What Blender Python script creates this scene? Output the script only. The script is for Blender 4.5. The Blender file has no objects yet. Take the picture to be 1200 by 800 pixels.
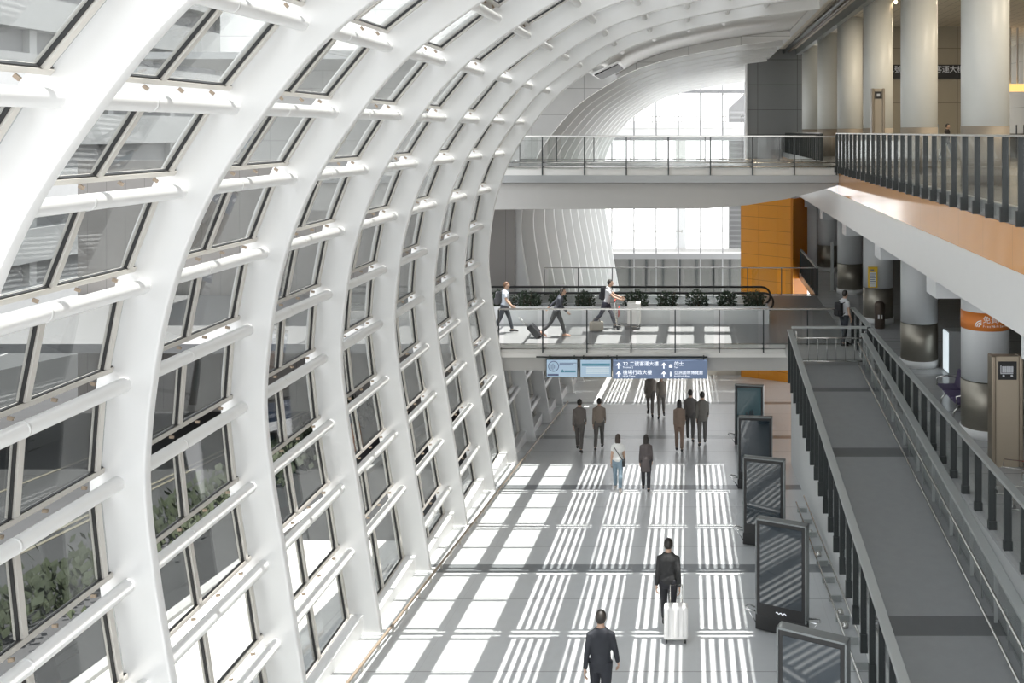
# Airport arrivals hall: curved glazed facade, two footbridges, ramp, balcony.
# World: +Y runs down the hall, +X to the balcony side, z = 0 is the viewer's eye level (the balcony handrail height).
import bpy, bmesh, math, random
from mathutils import Vector, Matrix, noise
random.seed(7)
SC = bpy.context.scene
COL = SC.collection
PI = math.pi

# ------------------------------------------------------------------ materials
MATS = {}
def mat(name, col, rough=.5, metal=0., spec=.5, emit=None, estr=0., vary=0., vscale=3., bump=0., coat=0.):
    if name in MATS: return MATS[name]
    m = bpy.data.materials.new(name); m.use_nodes = True
    nt = m.node_tree; b = nt.nodes['Principled BSDF']
    b.inputs['Base Color'].default_value = (*col, 1); b.inputs['Roughness'].default_value = rough
    b.inputs['Metallic'].default_value = metal; b.inputs['Specular IOR Level'].default_value = spec
    b.inputs['Coat Weight'].default_value = coat
    if emit: b.inputs['Emission Color'].default_value = (*emit, 1); b.inputs['Emission Strength'].default_value = estr
    if vary or bump:
        tc = nt.nodes.new('ShaderNodeTexCoord'); no = nt.nodes.new('ShaderNodeTexNoise')
        no.inputs['Scale'].default_value = vscale; no.inputs['Detail'].default_value = 4
        nt.links.new(tc.outputs['Object'], no.inputs['Vector'])
        if vary:
            mr = nt.nodes.new('ShaderNodeMapRange'); mr.inputs[3].default_value = 1-vary; mr.inputs[4].default_value = 1+vary
            mx = nt.nodes.new('ShaderNodeMix'); mx.data_type = 'RGBA'; mx.blend_type = 'MULTIPLY'; mx.inputs[0].default_value = 1
            mx.inputs[6].default_value = (*col, 1)
            nt.links.new(no.outputs['Fac'], mr.inputs[0]); nt.links.new(mr.outputs[0], mx.inputs[7]); nt.links.new(mx.outputs[2], b.inputs['Base Color'])
        if bump:
            bp = nt.nodes.new('ShaderNodeBump'); bp.inputs['Strength'].default_value = bump; bp.inputs['Distance'].default_value = .02
            nt.links.new(no.outputs['Fac'], bp.inputs['Height']); nt.links.new(bp.outputs[0], b.inputs['Normal'])
    MATS[name] = m
    return m

def glass(name, tint, ior=1.5, refl=1.0, rough=0.):
    m = bpy.data.materials.new(name); m.use_nodes = True; nt = m.node_tree
    for n in list(nt.nodes): nt.nodes.remove(n)
    out = nt.nodes.new('ShaderNodeOutputMaterial'); mx = nt.nodes.new('ShaderNodeMixShader')
    tr = nt.nodes.new('ShaderNodeBsdfTransparent'); tr.inputs[0].default_value = (*tint, 1)
    gl = nt.nodes.new('ShaderNodeBsdfGlossy'); gl.inputs['Roughness'].default_value = rough; gl.inputs[0].default_value = (1, 1, 1, 1)
    lw = nt.nodes.new('ShaderNodeLayerWeight'); lw.inputs[0].default_value = .5      # Schlick curve, the same from both sides of a thin sheet
    pw = nt.nodes.new('ShaderNodeMath'); pw.operation = 'POWER'; pw.inputs[1].default_value = 5
    f0 = ((ior-1)/(ior+1))**2
    mu = nt.nodes.new('ShaderNodeMath'); mu.operation = 'MULTIPLY_ADD'; mu.inputs[1].default_value = refl*(1-f0); mu.inputs[2].default_value = refl*f0; mu.use_clamp = True
    nt.links.new(lw.outputs['Facing'], pw.inputs[0]); nt.links.new(pw.outputs[0], mu.inputs[0]); nt.links.new(mu.outputs[0], mx.inputs[0])
    nt.links.new(tr.outputs[0], mx.inputs[1]); nt.links.new(gl.outputs[0], mx.inputs[2]); nt.links.new(mx.outputs[0], out.inputs[0])
    return m

def banded(name, base, dark, bands, joints=None, rough=.35, jcol=None, grain=.06):
    """Stone floor: dark strips laid across the hall at world-y positions, thin cross joints."""
    m = bpy.data.materials.new(name); m.use_nodes = True; nt = m.node_tree; L = nt.links.new
    b = nt.nodes['Principled BSDF']; b.inputs['Roughness'].default_value = rough
    tc = nt.nodes.new('ShaderNodeTexCoord'); sp = nt.nodes.new('ShaderNodeSeparateXYZ'); L(tc.outputs['Object'], sp.inputs[0])
    def M(op, a, bb, c=None):
        n = nt.nodes.new('ShaderNodeMath'); n.operation = op
        for i, v in enumerate((a, bb, c)):
            if v is None: continue
            if isinstance(v, (int, float)): n.inputs[i].default_value = v
            else: L(v, n.inputs[i])
        return n.outputs[0]
    mask = None
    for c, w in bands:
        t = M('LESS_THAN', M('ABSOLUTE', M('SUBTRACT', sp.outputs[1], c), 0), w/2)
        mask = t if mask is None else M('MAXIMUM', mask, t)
    no = nt.nodes.new('ShaderNodeTexNoise'); no.inputs['Scale'].default_value = 5; no.inputs['Detail'].default_value = 6
    L(tc.outputs['Object'], no.inputs['Vector'])
    mr = nt.nodes.new('ShaderNodeMapRange'); mr.inputs[3].default_value = 1-grain; mr.inputs[4].default_value = 1+grain
    L(no.outputs['Fac'], mr.inputs[0])
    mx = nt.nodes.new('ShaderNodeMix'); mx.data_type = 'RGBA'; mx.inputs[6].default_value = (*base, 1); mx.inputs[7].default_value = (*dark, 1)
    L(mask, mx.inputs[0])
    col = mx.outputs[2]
    if joints:
        off, per, w = joints
        md = M('MODULO', M('ADD', sp.outputs[1], per*20-off), per)
        jy = M('LESS_THAN', md, w)
        mdx = M('MODULO', M('ADD', sp.outputs[0], 60.), .8125)
        j = M('MAXIMUM', jy, M('MULTIPLY', M('LESS_THAN', mdx, .008), .25))
        m2 = nt.nodes.new('ShaderNodeMix'); m2.data_type = 'RGBA'; m2.inputs[7].default_value = (*(jcol or dark), 1)
        L(j, m2.inputs[0]); L(col, m2.inputs[6]); col = m2.outputs[2]
    m3 = nt.nodes.new('ShaderNodeMix'); m3.data_type = 'RGBA'; m3.blend_type = 'MULTIPLY'; m3.inputs[0].default_value = 1
    L(col, m3.inputs[6]); L(mr.outputs[0], m3.inputs[7]); L(m3.outputs[2], b.inputs['Base Color'])
    return m

def panelled(name, base, line, per, axes=(0, 2), w=.012, rough=.4, off=(0, 0), vary=.04):
    """Sheet panels: thin joints on two axes of the object's own coordinates."""
    m = bpy.data.materials.new(name); m.use_nodes = True; nt = m.node_tree; L = nt.links.new
    b = nt.nodes['Principled BSDF']; b.inputs['Roughness'].default_value = rough
    tc = nt.nodes.new('ShaderNodeTexCoord'); sp = nt.nodes.new('ShaderNodeSeparateXYZ'); L(tc.outputs['Object'], sp.inputs[0])
    acc = None
    for a, p, o in zip(axes, per, off):
        if not p: continue
        ad = nt.nodes.new('ShaderNodeMath'); ad.operation = 'ADD'; ad.inputs[1].default_value = p*40 + o; L(sp.outputs[a], ad.inputs[0])
        md = nt.nodes.new('ShaderNodeMath'); md.operation = 'MODULO'; md.inputs[1].default_value = p; L(ad.outputs[0], md.inputs[0])
        lt = nt.nodes.new('ShaderNodeMath'); lt.operation = 'LESS_THAN'; lt.inputs[1].default_value = w; L(md.outputs[0], lt.inputs[0])
        if acc is None: acc = lt.outputs[0]
        else:
            mm = nt.nodes.new('ShaderNodeMath'); mm.operation = 'MAXIMUM'; L(acc, mm.inputs[0]); L(lt.outputs[0], mm.inputs[1]); acc = mm.outputs[0]
    no = nt.nodes.new('ShaderNodeTexNoise'); no.inputs['Scale'].default_value = 1.5; L(tc.outputs['Object'], no.inputs['Vector'])
    mr = nt.nodes.new('ShaderNodeMapRange'); mr.inputs[3].default_value = 1-vary; mr.inputs[4].default_value = 1+vary; L(no.outputs['Fac'], mr.inputs[0])
    mx = nt.nodes.new('ShaderNodeMix'); mx.data_type = 'RGBA'; mx.inputs[6].default_value = (*base, 1); mx.inputs[7].default_value = (*line, 1); L(acc, mx.inputs[0])
    m3 = nt.nodes.new('ShaderNodeMix'); m3.data_type = 'RGBA'; m3.blend_type = 'MULTIPLY'; m3.inputs[0].default_value = 1
    L(mx.outputs[2], m3.inputs[6]); L(mr.outputs[0], m3.inputs[7]); L(m3.outputs[2], b.inputs['Base Color'])
    return m

WHITE = mat('white_paint', (.71, .71, .698), .38, vary=.02)
WHITE2 = mat('white_enamel', (.80, .80, .79), .3)
FRAME = mat('champagne_frame', (.60, .575, .53), .4, .25)
BLACK = mat('black_gasket', (.02, .02, .02), .5)
DARK = mat('dark_grey_steel', (.035, .040, .040), .4, .2)
RAILG = mat('grey_rail', (.42, .44, .43), .35, .3)
STEEL = mat('stainless_steel', (.62, .61, .58), .22, .95)
BRUSH = mat('brushed_steel', (.36, .335, .285), .45, .85, vary=.12, vscale=2)
CHROME = mat('chrome', (.8, .8, .8), .12, 1)
BRONZE = mat('bronze_clamp', (.30, .24, .18), .45, .4)
GLASS_F = glass('facade_glass', (.75, .76, .755), 1.5, 1.0)
GLASS_R = glass('roof_glass', (.96, .965, .965), 1.4, .6)
GLASS_B = glass('balustrade_glass', (.94, .95, .945), 1.45, .6)
GLASS_E = glass('end_glass', (.97, .97, .97), 1.3, .7)
COLUMN = mat('column_cream', (.78, .785, .75), .4, vary=.02)
COLG = mat('column_grey', (.68, .70, .71), .4, vary=.02)
BEIGE = panelled('beige_ceiling_panels', (.72, .66, .55), (.33, .30, .25), (1.1, .42), (1, 0), .02, .6)
BEIGEW = panelled('beige_wall_panels', (.40, .36, .28), (.2, .18, .14), (2.4, 2.5), (0, 2), .03, .5, (0, 1.2))
GREYP = panelled('grey_metal_panels', (.20, .205, .205), (.06, .06, .06), (2.3, 1.45), (0, 2), .03, .4, (1.0, .2))
BROWNP = panelled('taupe_panels', (.34, .32, .30), (.2, .19, .18), (.8, 0), (0, 2), .02, .4)
WHITEP = panelled('white_panels', (.78, .78, .77), (.45, .45, .44), (2.2, 1.1), (0, 2), .025, .4, (.3, .4))
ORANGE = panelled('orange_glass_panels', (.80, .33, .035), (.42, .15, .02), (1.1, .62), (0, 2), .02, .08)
ORANGE2 = panelled('orange_fascia_glass', (.66, .32, .11), (.46, .24, .09), (1.6, 0), (1, 2), .012, .06)
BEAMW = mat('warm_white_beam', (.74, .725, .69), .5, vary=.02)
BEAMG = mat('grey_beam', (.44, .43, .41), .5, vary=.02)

# ------------------------------------------------------------------ object helpers
def tag(o, label=None, cat=None, group=None, kind=None):
    if label: o['label'] = label
    if cat: o['category'] = cat
    if group: o['group'] = group
    if kind: o['kind'] = kind
    return o

def root(name, loc=(0, 0, 0), rz=0., label=None, cat=None, group=None, kind=None):
    o = bpy.data.objects.new(name, None); COL.objects.link(o)
    o.location = loc; o.rotation_euler = (0, 0, rz); o.empty_display_size = .2
    return tag(o, label, cat, group, kind)

def world_inv(parent):
    m = Matrix.Identity(4); p = parent
    while p is not None:
        m = (Matrix.Translation(p.location) @ Matrix.Rotation(p.rotation_euler.z, 4, 'Z')) @ m; p = p.parent
    return m.inverted()

class MB:
    def __init__(s): s.v = []; s.f = []; s.sm = []
    def add(s, vs, fs, smooth=False):
        b = len(s.v); s.v += [Vector(q) for q in vs]; s.f += [tuple(b+i for i in f) for f in fs]; s.sm += [smooth]*len(fs); return s
    def obox(s, c, ex, ey, ez):
        c, ex, ey, ez = Vector(c), Vector(ex), Vector(ey), Vector(ez)
        vs = [c+sx*ex+sy*ey+sz*ez for sx in (-1, 1) for sy in (-1, 1) for sz in (-1, 1)]
        fs = [(0, 1, 3, 2), (4, 6, 7, 5), (0, 4, 5, 1), (2, 3, 7, 6), (0, 2, 6, 4), (1, 5, 7, 3)]
        if ex.cross(ey).dot(ez) < 0: fs = [f[::-1] for f in fs]
        return s.add(vs, fs)
    def box(s, x0, x1, y0, y1, z0, z1):
        return s.obox(((x0+x1)/2, (y0+y1)/2, (z0+z1)/2), ((x1-x0)/2, 0, 0), (0, (y1-y0)/2, 0), (0, 0, (z1-z0)/2))
    def prism_y(s, poly, y0, y1, smooth=False):
        """poly: (x, z) outline, extruded along y"""
        n = len(poly); vs = [(x, y0, z) for x, z in poly]+[(x, y1, z) for x, z in poly]
        s.add(vs, [(i, (i+1) % n, n+(i+1) % n, n+i) for i in range(n)], smooth)
        b = len(s.v)-2*n
        s.f += [tuple(b+i for i in range(n))[::-1], tuple(b+n+i for i in range(n))]; s.sm += [False, False]; return s
    def prism_x(s, poly, x0, x1):
        n = len(poly); vs = [(x0, y, z) for y, z in poly]+[(x1, y, z) for y, z in poly]
        fs = [(i, (i+1) % n, n+(i+1) % n, n+i) for i in range(n)]+[tuple(range(n))[::-1], tuple(n+i for i in range(n))]
        return s.add(vs, fs)
    def prism_z(s, poly, z0, z1):
        n = len(poly); vs = [(x, y, z0) for x, y in poly]+[(x, y, z1) for x, y in poly]
        fs = [(i, (i+1) % n, n+(i+1) % n, n+i) for i in range(n)]+[tuple(range(n))[::-1], tuple(n+i for i in range(n))]
        return s.add(vs, fs)
    def tube(s, pts, r, seg=12, caps=True, ref=None):
        """r: radius, list of radii, or list of (rx, ry)"""
        pts = [Vector(p) for p in pts]; n = len(pts)
        rr = r if isinstance(r, (list, tuple)) else [r]*n
        rings = []; pu = None
        for i, p in enumerate(pts):
            t = (pts[min(i+1, n-1)]-pts[max(i-1, 0)]).normalized()
            a = Vector(ref) if ref else (pu if pu is not None else (Vector((1, 0, 0)) if abs(t.x) < .9 else Vector((0, 1, 0))))
            u = (a-t*a.dot(t)).normalized(); w = t.cross(u); pu = u
            q = rr[i]; rx, ry = q if isinstance(q, (list, tuple)) else (q, q)
            rings.append([p+u*rx*math.cos(2*PI*k/seg)+w*ry*math.sin(2*PI*k/seg) for k in range(seg)])
        vs = [q for g in rings for q in g]
        fs = [(i*seg+k, i*seg+(k+1) % seg, (i+1)*seg+(k+1) % seg, (i+1)*seg+k) for i in range(n-1) for k in range(seg)]
        s.add(vs, fs, True)
        if caps:
            b = len(s.v)-len(vs)
            s.f += [tuple(b+k for k in range(seg))[::-1], tuple(b+(n-1)*seg+k for k in range(seg))]; s.sm += [False, False]
        return s
    def lathe(s, prof, c=(0, 0), seg=40):
        """prof: (radius, z) from bottom to top"""
        n = len(prof); vs = [(c[0]+r*math.cos(2*PI*k/seg), c[1]+r*math.sin(2*PI*k/seg), z) for r, z in prof for k in range(seg)]
        fs = [(i*seg+k, i*seg+(k+1) % seg, (i+1)*seg+(k+1) % seg, (i+1)*seg+k) for i in range(n-1) for k in range(seg)]
        s.add(vs, fs, True); b = len(s.v)-len(vs)
        s.f += [tuple(b+k for k in range(seg))[::-1], tuple(b+(n-1)*seg+k for k in range(seg))]; s.sm += [False, False]; return s
    def ball(s, c, r, seg=14, ring=9):
        rx, ry, rz = r if isinstance(r, (list, tuple)) else (r, r, r); c = Vector(c)
        vs = [c+Vector((0, 0, -rz))]
        for i in range(1, ring):
            a = -PI/2+PI*i/ring
            vs += [c+Vector((rx*math.cos(a)*math.cos(2*PI*k/seg), ry*math.cos(a)*math.sin(2*PI*k/seg), rz*math.sin(a))) for k in range(seg)]
        vs.append(c+Vector((0, 0, rz))); fs = []
        for k in range(seg): fs.append((0, 1+(k+1) % seg, 1+k))
        for i in range(ring-2):
            for k in range(seg): fs.append((1+i*seg+k, 1+i*seg+(k+1) % seg, 1+(i+1)*seg+(k+1) % seg, 1+(i+1)*seg+k))
        t = len(vs)-1; o = 1+(ring-2)*seg
        for k in range(seg): fs.append((o+k, o+(k+1) % seg, t))
        return s.add(vs, fs, True)
    def mesh(s, name, m, inv=None):
        me = bpy.data.meshes.new(name)
        vs = [inv @ q for q in s.v] if inv else s.v
        me.from_pydata([tuple(q) for q in vs], [], s.f)
        me.polygons.foreach_set('use_smooth', s.sm)
        me.materials.append(m); me.update(); return me
    def build(s, name, m, parent=None, world=True, bevel=0., bseg=2, **kw):
        me = s.mesh(name, m, world_inv(parent) if (parent is not None and world) else None)
        if bevel:
            bm = bmesh.new(); bm.from_mesh(me)
            bmesh.ops.remove_doubles(bm, verts=bm.verts, dist=1e-5)
            es = [e for e in bm.edges if len(e.link_faces) == 2 and e.calc_face_angle(0) > .6]
            bmesh.ops.bevel(bm, geom=es, offset=bevel, segments=bseg, affect='EDGES', profile=.5, clamp_overlap=True)
            bm.to_mesh(me); bm.free()
        o = bpy.data.objects.new(name, me); COL.objects.link(o)
        if parent is not None: o.parent = parent
        for k, v in kw.items(): o[k] = v
        return o

def struct(name, mb, m, **kw): return mb.build(name, m, kind='structure', **kw)

def text(body, size, mtl, parent, loc, rot=(PI/2, 0, 0), name='lettering', align='LEFT', ext=.002, world=True):
    c = bpy.data.curves.new(name, 'FONT'); c.body = body; c.size = size; c.align_x = align; c.extrude = ext; c.resolution_u = 2
    c.materials.append(mtl); tmp = bpy.data.objects.new(name, c); COL.objects.link(tmp)
    dg = bpy.context.evaluated_depsgraph_get(); dg.update()
    me = bpy.data.meshes.new_from_object(tmp.evaluated_get(dg)); bpy.data.objects.remove(tmp); bpy.data.curves.remove(c)
    o = bpy.data.objects.new(name, me); COL.objects.link(o)
    o.parent = parent; o.rotation_euler = rot
    o.location = world_inv(parent) @ Vector(loc) if world else loc
    return o

# ------------------------------------------------------------------ layout numbers
S = 3.25                                     # rib spacing
def dk(k): return (2.66+k)*S                 # far face of rib k
def zf(y): return -7.65-.094*y               # hall floor falls away down the hall
ZM = -6.83                                   # bridge / corridor level
ZU = -1.2                                    # balcony level
YB = 31.45                                   # front edge of lower bridge
XE = 5.07                                    # balcony and corridor edge
def zr(y): return ZM-.094*(28.7-y)           # ramp falls towards the viewer

T = [(-5.94, -13.2), (-6.13, -11.95), (-6.33, -10.7), (-6.52, -9.44), (-6.72, -8.19), (-6.91, -6.94), (-7.11, -5.69), (-7.24, -4.41),
     (-7.15, -3.17), (-6.91, -1.94), (-6.45, -.75), (-5.79, .3), (-4.93, 1.35), (-3.86, 2.2), (-2.7, 2.93), (-1.52, 3.4), (-.25, 3.73),
     (1.05, 3.99), (2.35, 4.2), (3.9, 4.42)]
T = [Vector((x*.956, z*.956)) for x, z in T]
T[-1].x = 3.95
NT = len(T)

def spline(P, n=6):
    out = []
    for i in range(len(P)-1):
        p0, p1, p2, p3 = P[max(i-1, 0)], P[i], P[i+1], P[min(i+2, len(P)-1)]
        for j in range(n):
            t = j/n
            out.append(.5*((2*p1)+(p2-p0)*t+(2*p0-5*p1+4*p2-p3)*t*t+(3*p1-p0-3*p2+p3)*t**3))
    out.append(P[-1].copy()); return out
CURVE = spline(T)
def normals(C):
    N = []
    for i in range(len(C)):
        t = (C[min(i+1, len(C)-1)]-C[max(i-1, 0)]).normalized(); N.append(Vector((-t.y, t.x)))   # points outside (left / up)
    return N
NORM = normals(CURVE)
IN, OUT = .33, .34

def xscale(p, k): return Vector((p.x*k if p.x < 0 else p.x, p.y))

def rib_outline(zmin, zmax=None, sx=1., inn=IN, out=OUT):
    inner = [xscale(c-n*inn, sx) for c, n in zip(CURVE, NORM)]; outer = [xscale(c+n*out, sx) for c, n in zip(CURVE, NORM)]
    def clip(L):
        R = []
        for i, p in enumerate(L):
            if p.y >= zmin and (zmax is None or p.y <= zmax):
                if not R and i > 0:
                    q = L[i-1]; t = (zmin-q.y)/(p.y-q.y) if p.y != q.y else 0
                    R.append(q+(p-q)*t)
                R.append(p)
            elif R and zmax is not None and p.y > zmax:
                q = L[i-1]; R.append(q+(p-q)*((zmax-q.y)/(p.y-q.y))); break
        return R
    a, b = clip(inner), clip(outer)
    return [(p.x, p.y) for p in a]+[(p.x, p.y) for p in reversed(b)]

# ------------------------------------------------------------------ facade ribs
ORD = ['first', 'second', 'third', 'fourth', 'fifth', 'sixth', 'seventh', 'eighth', 'ninth', 'tenth', 'eleventh', 'twelfth', 'thirteenth', 'fourteenth']
RT = .15
def rib(y1, zmin, label, group, zmax=None, sx=1., foot=True):
    r = root('arch_rib', (-5.9, y1-RT/2, zmin), 0, label, 'arch rib', group, 'thing')
    MB().prism_y(rib_outline(zmin-.03, zmax, sx), y1-RT, y1, True).build('rib_blade', WHITE, r, bevel=.045, bseg=3)
    if foot:
        o = rib_outline(zmin-.03, zmin+.5)
        x1 = max(p[0] for p in o); x0 = min(p[0] for p in o)
        MB().box(x0-.05, x1+.05, y1-RT-.05, y1+.05, zmin-.05, zmin+.06).build('base_plate', WHITE2, r, bevel=.01)
    return r

for k in range(0, 8):
    y = dk(k)
    if k == 0: lab = 'broad white curved rib at the upper left corner, leaning out of the photo'
    elif k == 7: lab = 'white curved rib ending the glazed bays, in front of both bridge ends'
    else: lab = f'white curved rib of the glazed wall, {ORD[k]} counted from the photo edge'
    rib(y, zf(y), lab, 'white ribs of the glazed wall')

# ------------------------------------------------------------------ facade windows
WN = [0]
def wname():
    WN[0] += 1; return f'window_{WN[0]}'

def pane_bars(mb, O, U, V, N, u0, u1, v0, v1, w, d):
    """rectangle of bars in plane (U along hall, V up the slope)"""
    pass

def window(k, j, y0, y1, zlow=None, roof=False, louvre=False, tube=True, sx=1., detail=True):
    """glazed unit between ribs: nodes j .. j+1, carried on tube at node j"""
    A, B = T[j].copy(), T[j+1].copy()
    if zlow is not None:
        t = (zlow-A.y)/(B.y-A.y); A = A+(B-A)*t
    A, B = xscale(A, sx), xscale(B, sx)
    L = (B-A).length; e = (B-A)/L; n = Vector((-e.y, e.x))
    V = Vector((e.x, 0, e.y)); N = Vector((n.x, 0, n.y)); U = Vector((0, 1, 0))
    off = .19
    O = Vector((A.x, 0, A.y))+N*off
    a, b = y0, y1-RT
    v0 = .13 if zlow is None else .0
    v1 = L-.10
    r = root(wname(), (A.x, (a+b)/2, A.y), 0, kind='structure')
    w, d = .04, .04
    fr = MB(); gk = MB()
    us = [a+.16, (a+b)/2, b-.16] if not roof else [a+.1, b-.1]
    def bar(u0, u1, q0, q1, hd=d, lift=0, m=fr):
        m.obox(O+U*((u0+u1)/2)+V*((q0+q1)/2)+N*lift, U*((u1-u0)/2), V*((q1-q0)/2), N*hd)
    bar(a+.02, b-.02, v0, v0+.06); bar(a+.02, b-.02, v1-.05, v1)
    if roof or j == 13: bar(a+.02, b-.02, -.01, v0, .012)
    if roof or j in (12, 13): bar(a+.02, b-.02, v1, L+.01, .012)      # strips added to stop sun leaking past the tubes
    for u in us:
        bar(u-w, u+w, v0+.07, v1-.07, d+.012)
        if detail: bar(u-w-.016, u-w-.001, v0+.07, v1-.07, .018, -.005, gk)
    if detail: bar(a+.02, b-.02, v0+.061, v0+.072, .018, -.005, gk)
    wf = fr.build('window_frame', FRAME if not roof else WHITE2, r)
    if detail: gk.build('gasket', BLACK, wf)
    MB().obox(O+U*((a+b)/2)+V*((v0+v1)/2)+N*.01, U*((b-a)/2-.01), V*((v1-v0)/2-.02), N*.008).build('pane', GLASS_R if roof else GLASS_F, r)
    if tube:
        tb = MB().tube([(A.x, a-.02, A.y), (A.x, b+.02, A.y)], .088, 16, False)
        c = (a+b)/2-.25
        for q in ([c] if detail else []): tb.tube([(A.x, q, A.y), (A.x, q+.03, A.y)], .092, 16)
        tb.build('sill_tube', WHITE, r)
        if detail:
            br = MB()
            for q in (.2, .42, .64, .86):
                p = Vector((A.x, a+(b-a)*q, A.y))
                br.obox(p+V*.10+N*.13, U*.011, V*.018, N*.03)
            br.build('clamp', BRONZE, r)
    elif zlow is not None:
        zb = zf(b)-.05
        MB().box(A.x-.28, A.x+.06, a, b, zb, zlow+.01).build('sill_panel', WHITE2, r)
    if louvre:
        lv = MB()
        for q in (-.45, -.27, -.09, .09, .27, .45):
            lv.obox(O+U*((a+b)/2)+V*(L/2+q)+N*.2, U*((b-a)/2-.14), V*.052, N*.012)
        lv.build('louvre_slat', WHITE2, r)
    return r

for k in range(-1, 7):
    y0, y1 = dk(k), dk(k+1)
    zl = zf(y0)+.08
    for j in range(NT-1):
        if T[j+1].y < zl+.4: continue
        if j == NT-2: continue
        low = zl if T[j].y < zl+.02 else None
        if low is None and j > 0 and T[j].y < zl+.4: low = zl
        if k == -1 and j < 7: continue
        window(k, j, y0, y1, low, roof=(j >= 14), louvre=(14 <= j <= 17), tube=(low is None))
    # closing white panel at roof edge
    A, B = T[NT-2], T[NT-1]
    p = MB().prism_y([(A.x, A.y+.02), (B.x, B.y+.02), (B.x, B.y+.3), (A.x, A.y+.3)], y0-RT, y1-RT)
    struct(f'ceiling_edge_{k+2}', p, WHITE)
    MB().tube([(A.x, y0-.02, A.y), (A.x, y1-RT+.02, A.y)], .088, 16, False).build(f'trim_{k+2}', WHITE, kind='structure')

# lower windows that carry on beneath the bridges, and the roof beyond
for k in range(7, 12):
    y0, y1 = dk(k), dk(k+1)
    zl = zf(y0)+.08
    rib(y1, zf(y1), f'shaded rib foot under the lower bridge, {ORD[k-7]} behind the bridge front', 'rib feet under the bridge', zmax=ZM-.62)
    for j in range(0, 5):
        if T[j+1].y < zl+.4 or T[j+1].y > ZM: continue
        low = zl if T[j].y < zl+.4 else None
        window(k, j, y0, y1, low, tube=(low is None), detail=False)

# ------------------------------------------------------------------ hall floor and outside ground
JO = dk(4)+S/2-.01
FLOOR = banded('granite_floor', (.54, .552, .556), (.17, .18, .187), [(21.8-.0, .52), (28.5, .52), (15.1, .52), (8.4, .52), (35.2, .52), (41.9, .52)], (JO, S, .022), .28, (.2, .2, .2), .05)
def sloped(mb, x0, x1, y0, y1, zfun, th, dz=0.):
    mb.prism_x([(y0, zfun(y0)+dz), (y1, zfun(y1)+dz), (y1, zfun(y1)+dz-th), (y0, zfun(y0)+dz-th)], x0, x1); return mb
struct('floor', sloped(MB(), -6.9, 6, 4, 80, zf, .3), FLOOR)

PAVE = panelled('white_paving', (.72, .71, .68), (.5, .5, .48), (.9, .9), (0, 1), .015, .7)
ASPH = mat('asphalt', (.026, .027, .0275), .8, vary=.25, vscale=1.2)
struct('path_outside', sloped(MB(), -10.3, -6.9, 4, 24.2, zf, .2, -.16), PAVE)  # stops short; the dark road surface beyond stands for its shaded stretch
struct('road_outside', sloped(MB(), -60, -6.9, -10, 140, zf, .2, -.24), ASPH)
PAINT = mat('road_paint', (.13, .12, .09), .7)
for i, x in enumerate((-16.2, -16.5, -20.5)):
    sloped(MB(), x, x+.12, 0, 120, zf, .02, -.225).build('lane_line', PAINT, kind='structure')
KERB = mat('kerb_stone', (.35, .35, .34), .8)
struct('kerb_outside', sloped(MB(), -10.55, -10.3, 4, 120, zf, .3, -.08), KERB)
LEAF = mat('outdoor_leaf', (.035, .045, .022), .7, vary=.4, vscale=6)
hb = MB()
for i in range(3200):
    y = random.uniform(8, 40.8); x = random.gauss(-13.2, .45); z = zf(y)-.2+random.uniform(.05, .85)
    a = random.uniform(0, PI); q = random.uniform(.04, .09)
    hb.obox((x, y, z), (q*math.cos(a), q*math.sin(a), .03), (-q*.5*math.sin(a), q*.5*math.cos(a), .06), (0, 0, .004))
tag(hb.build('hedge', LEAF), 'low green hedge along the road outside, seen through the glass wall', 'hedge', kind='stuff')

# concrete car park across the road
cp = root('car_park', (-38, 40, -13), 0, 'pale grey banded building across the road, seen through the glass wall', 'building')
CONC = mat('pale_concrete', (.50, .50, .49), .8, vary=.06)
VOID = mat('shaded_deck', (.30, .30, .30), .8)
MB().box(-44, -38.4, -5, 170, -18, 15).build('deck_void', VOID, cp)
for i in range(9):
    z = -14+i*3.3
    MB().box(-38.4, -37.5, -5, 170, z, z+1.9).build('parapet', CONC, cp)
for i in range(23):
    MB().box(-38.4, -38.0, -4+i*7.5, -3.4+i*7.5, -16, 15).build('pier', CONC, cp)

# ------------------------------------------------------------------ gable, far vault and end wall
SXF = 1.12
YG = 41.3
inner_far = [xscale(c-n*IN, SXF) for c, n in zip(CURVE, NORM) if (c-n*IN).y > -1.35]
poly = [(-20, inner_far[0].y), (inner_far[0].x, inner_far[0].y)]+[(p.x, p.y) for p in inner_far[1:]]+[(3.95, 6), (-20, 6)]
gb = MB(); n = len(poly)
gb.prism_y(poly, YG, YG+.2)
struct('wall_gable', gb, WHITEP)
struct('wall_gable_lower', MB().box(-26, -7.62, YG, YG+.2, -13, inner_far[0].y), BROWNP)  # left run lengthened out of view to block light under the bridge
struct('ceiling_link', MB().prism_y([(-20, 2.55), (-3.55, 2.55), (-3.55, 2.8), (-20, 2.8)], dk(8)-.1, YG), WHITE)  # left end also lengthened to cut light from outside
sky = root('window_201', (-8, 33, 2.6), 0, kind='structure')      # flat rooflight added to let sun onto the lower bridge deck
MB().box(-12, -3.6, dk(7)+.05, dk(8)-.1, 2.6, 2.62).build('pane', GLASS_R, sky)
mb = MB()
for i in range(8): mb.box(-12+i*1.2-.04, -12+i*1.2+.04, dk(7)+.05, dk(8)-.1, 2.56, 2.68)
mb.build('window_frame', WHITE2, sky)
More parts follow.
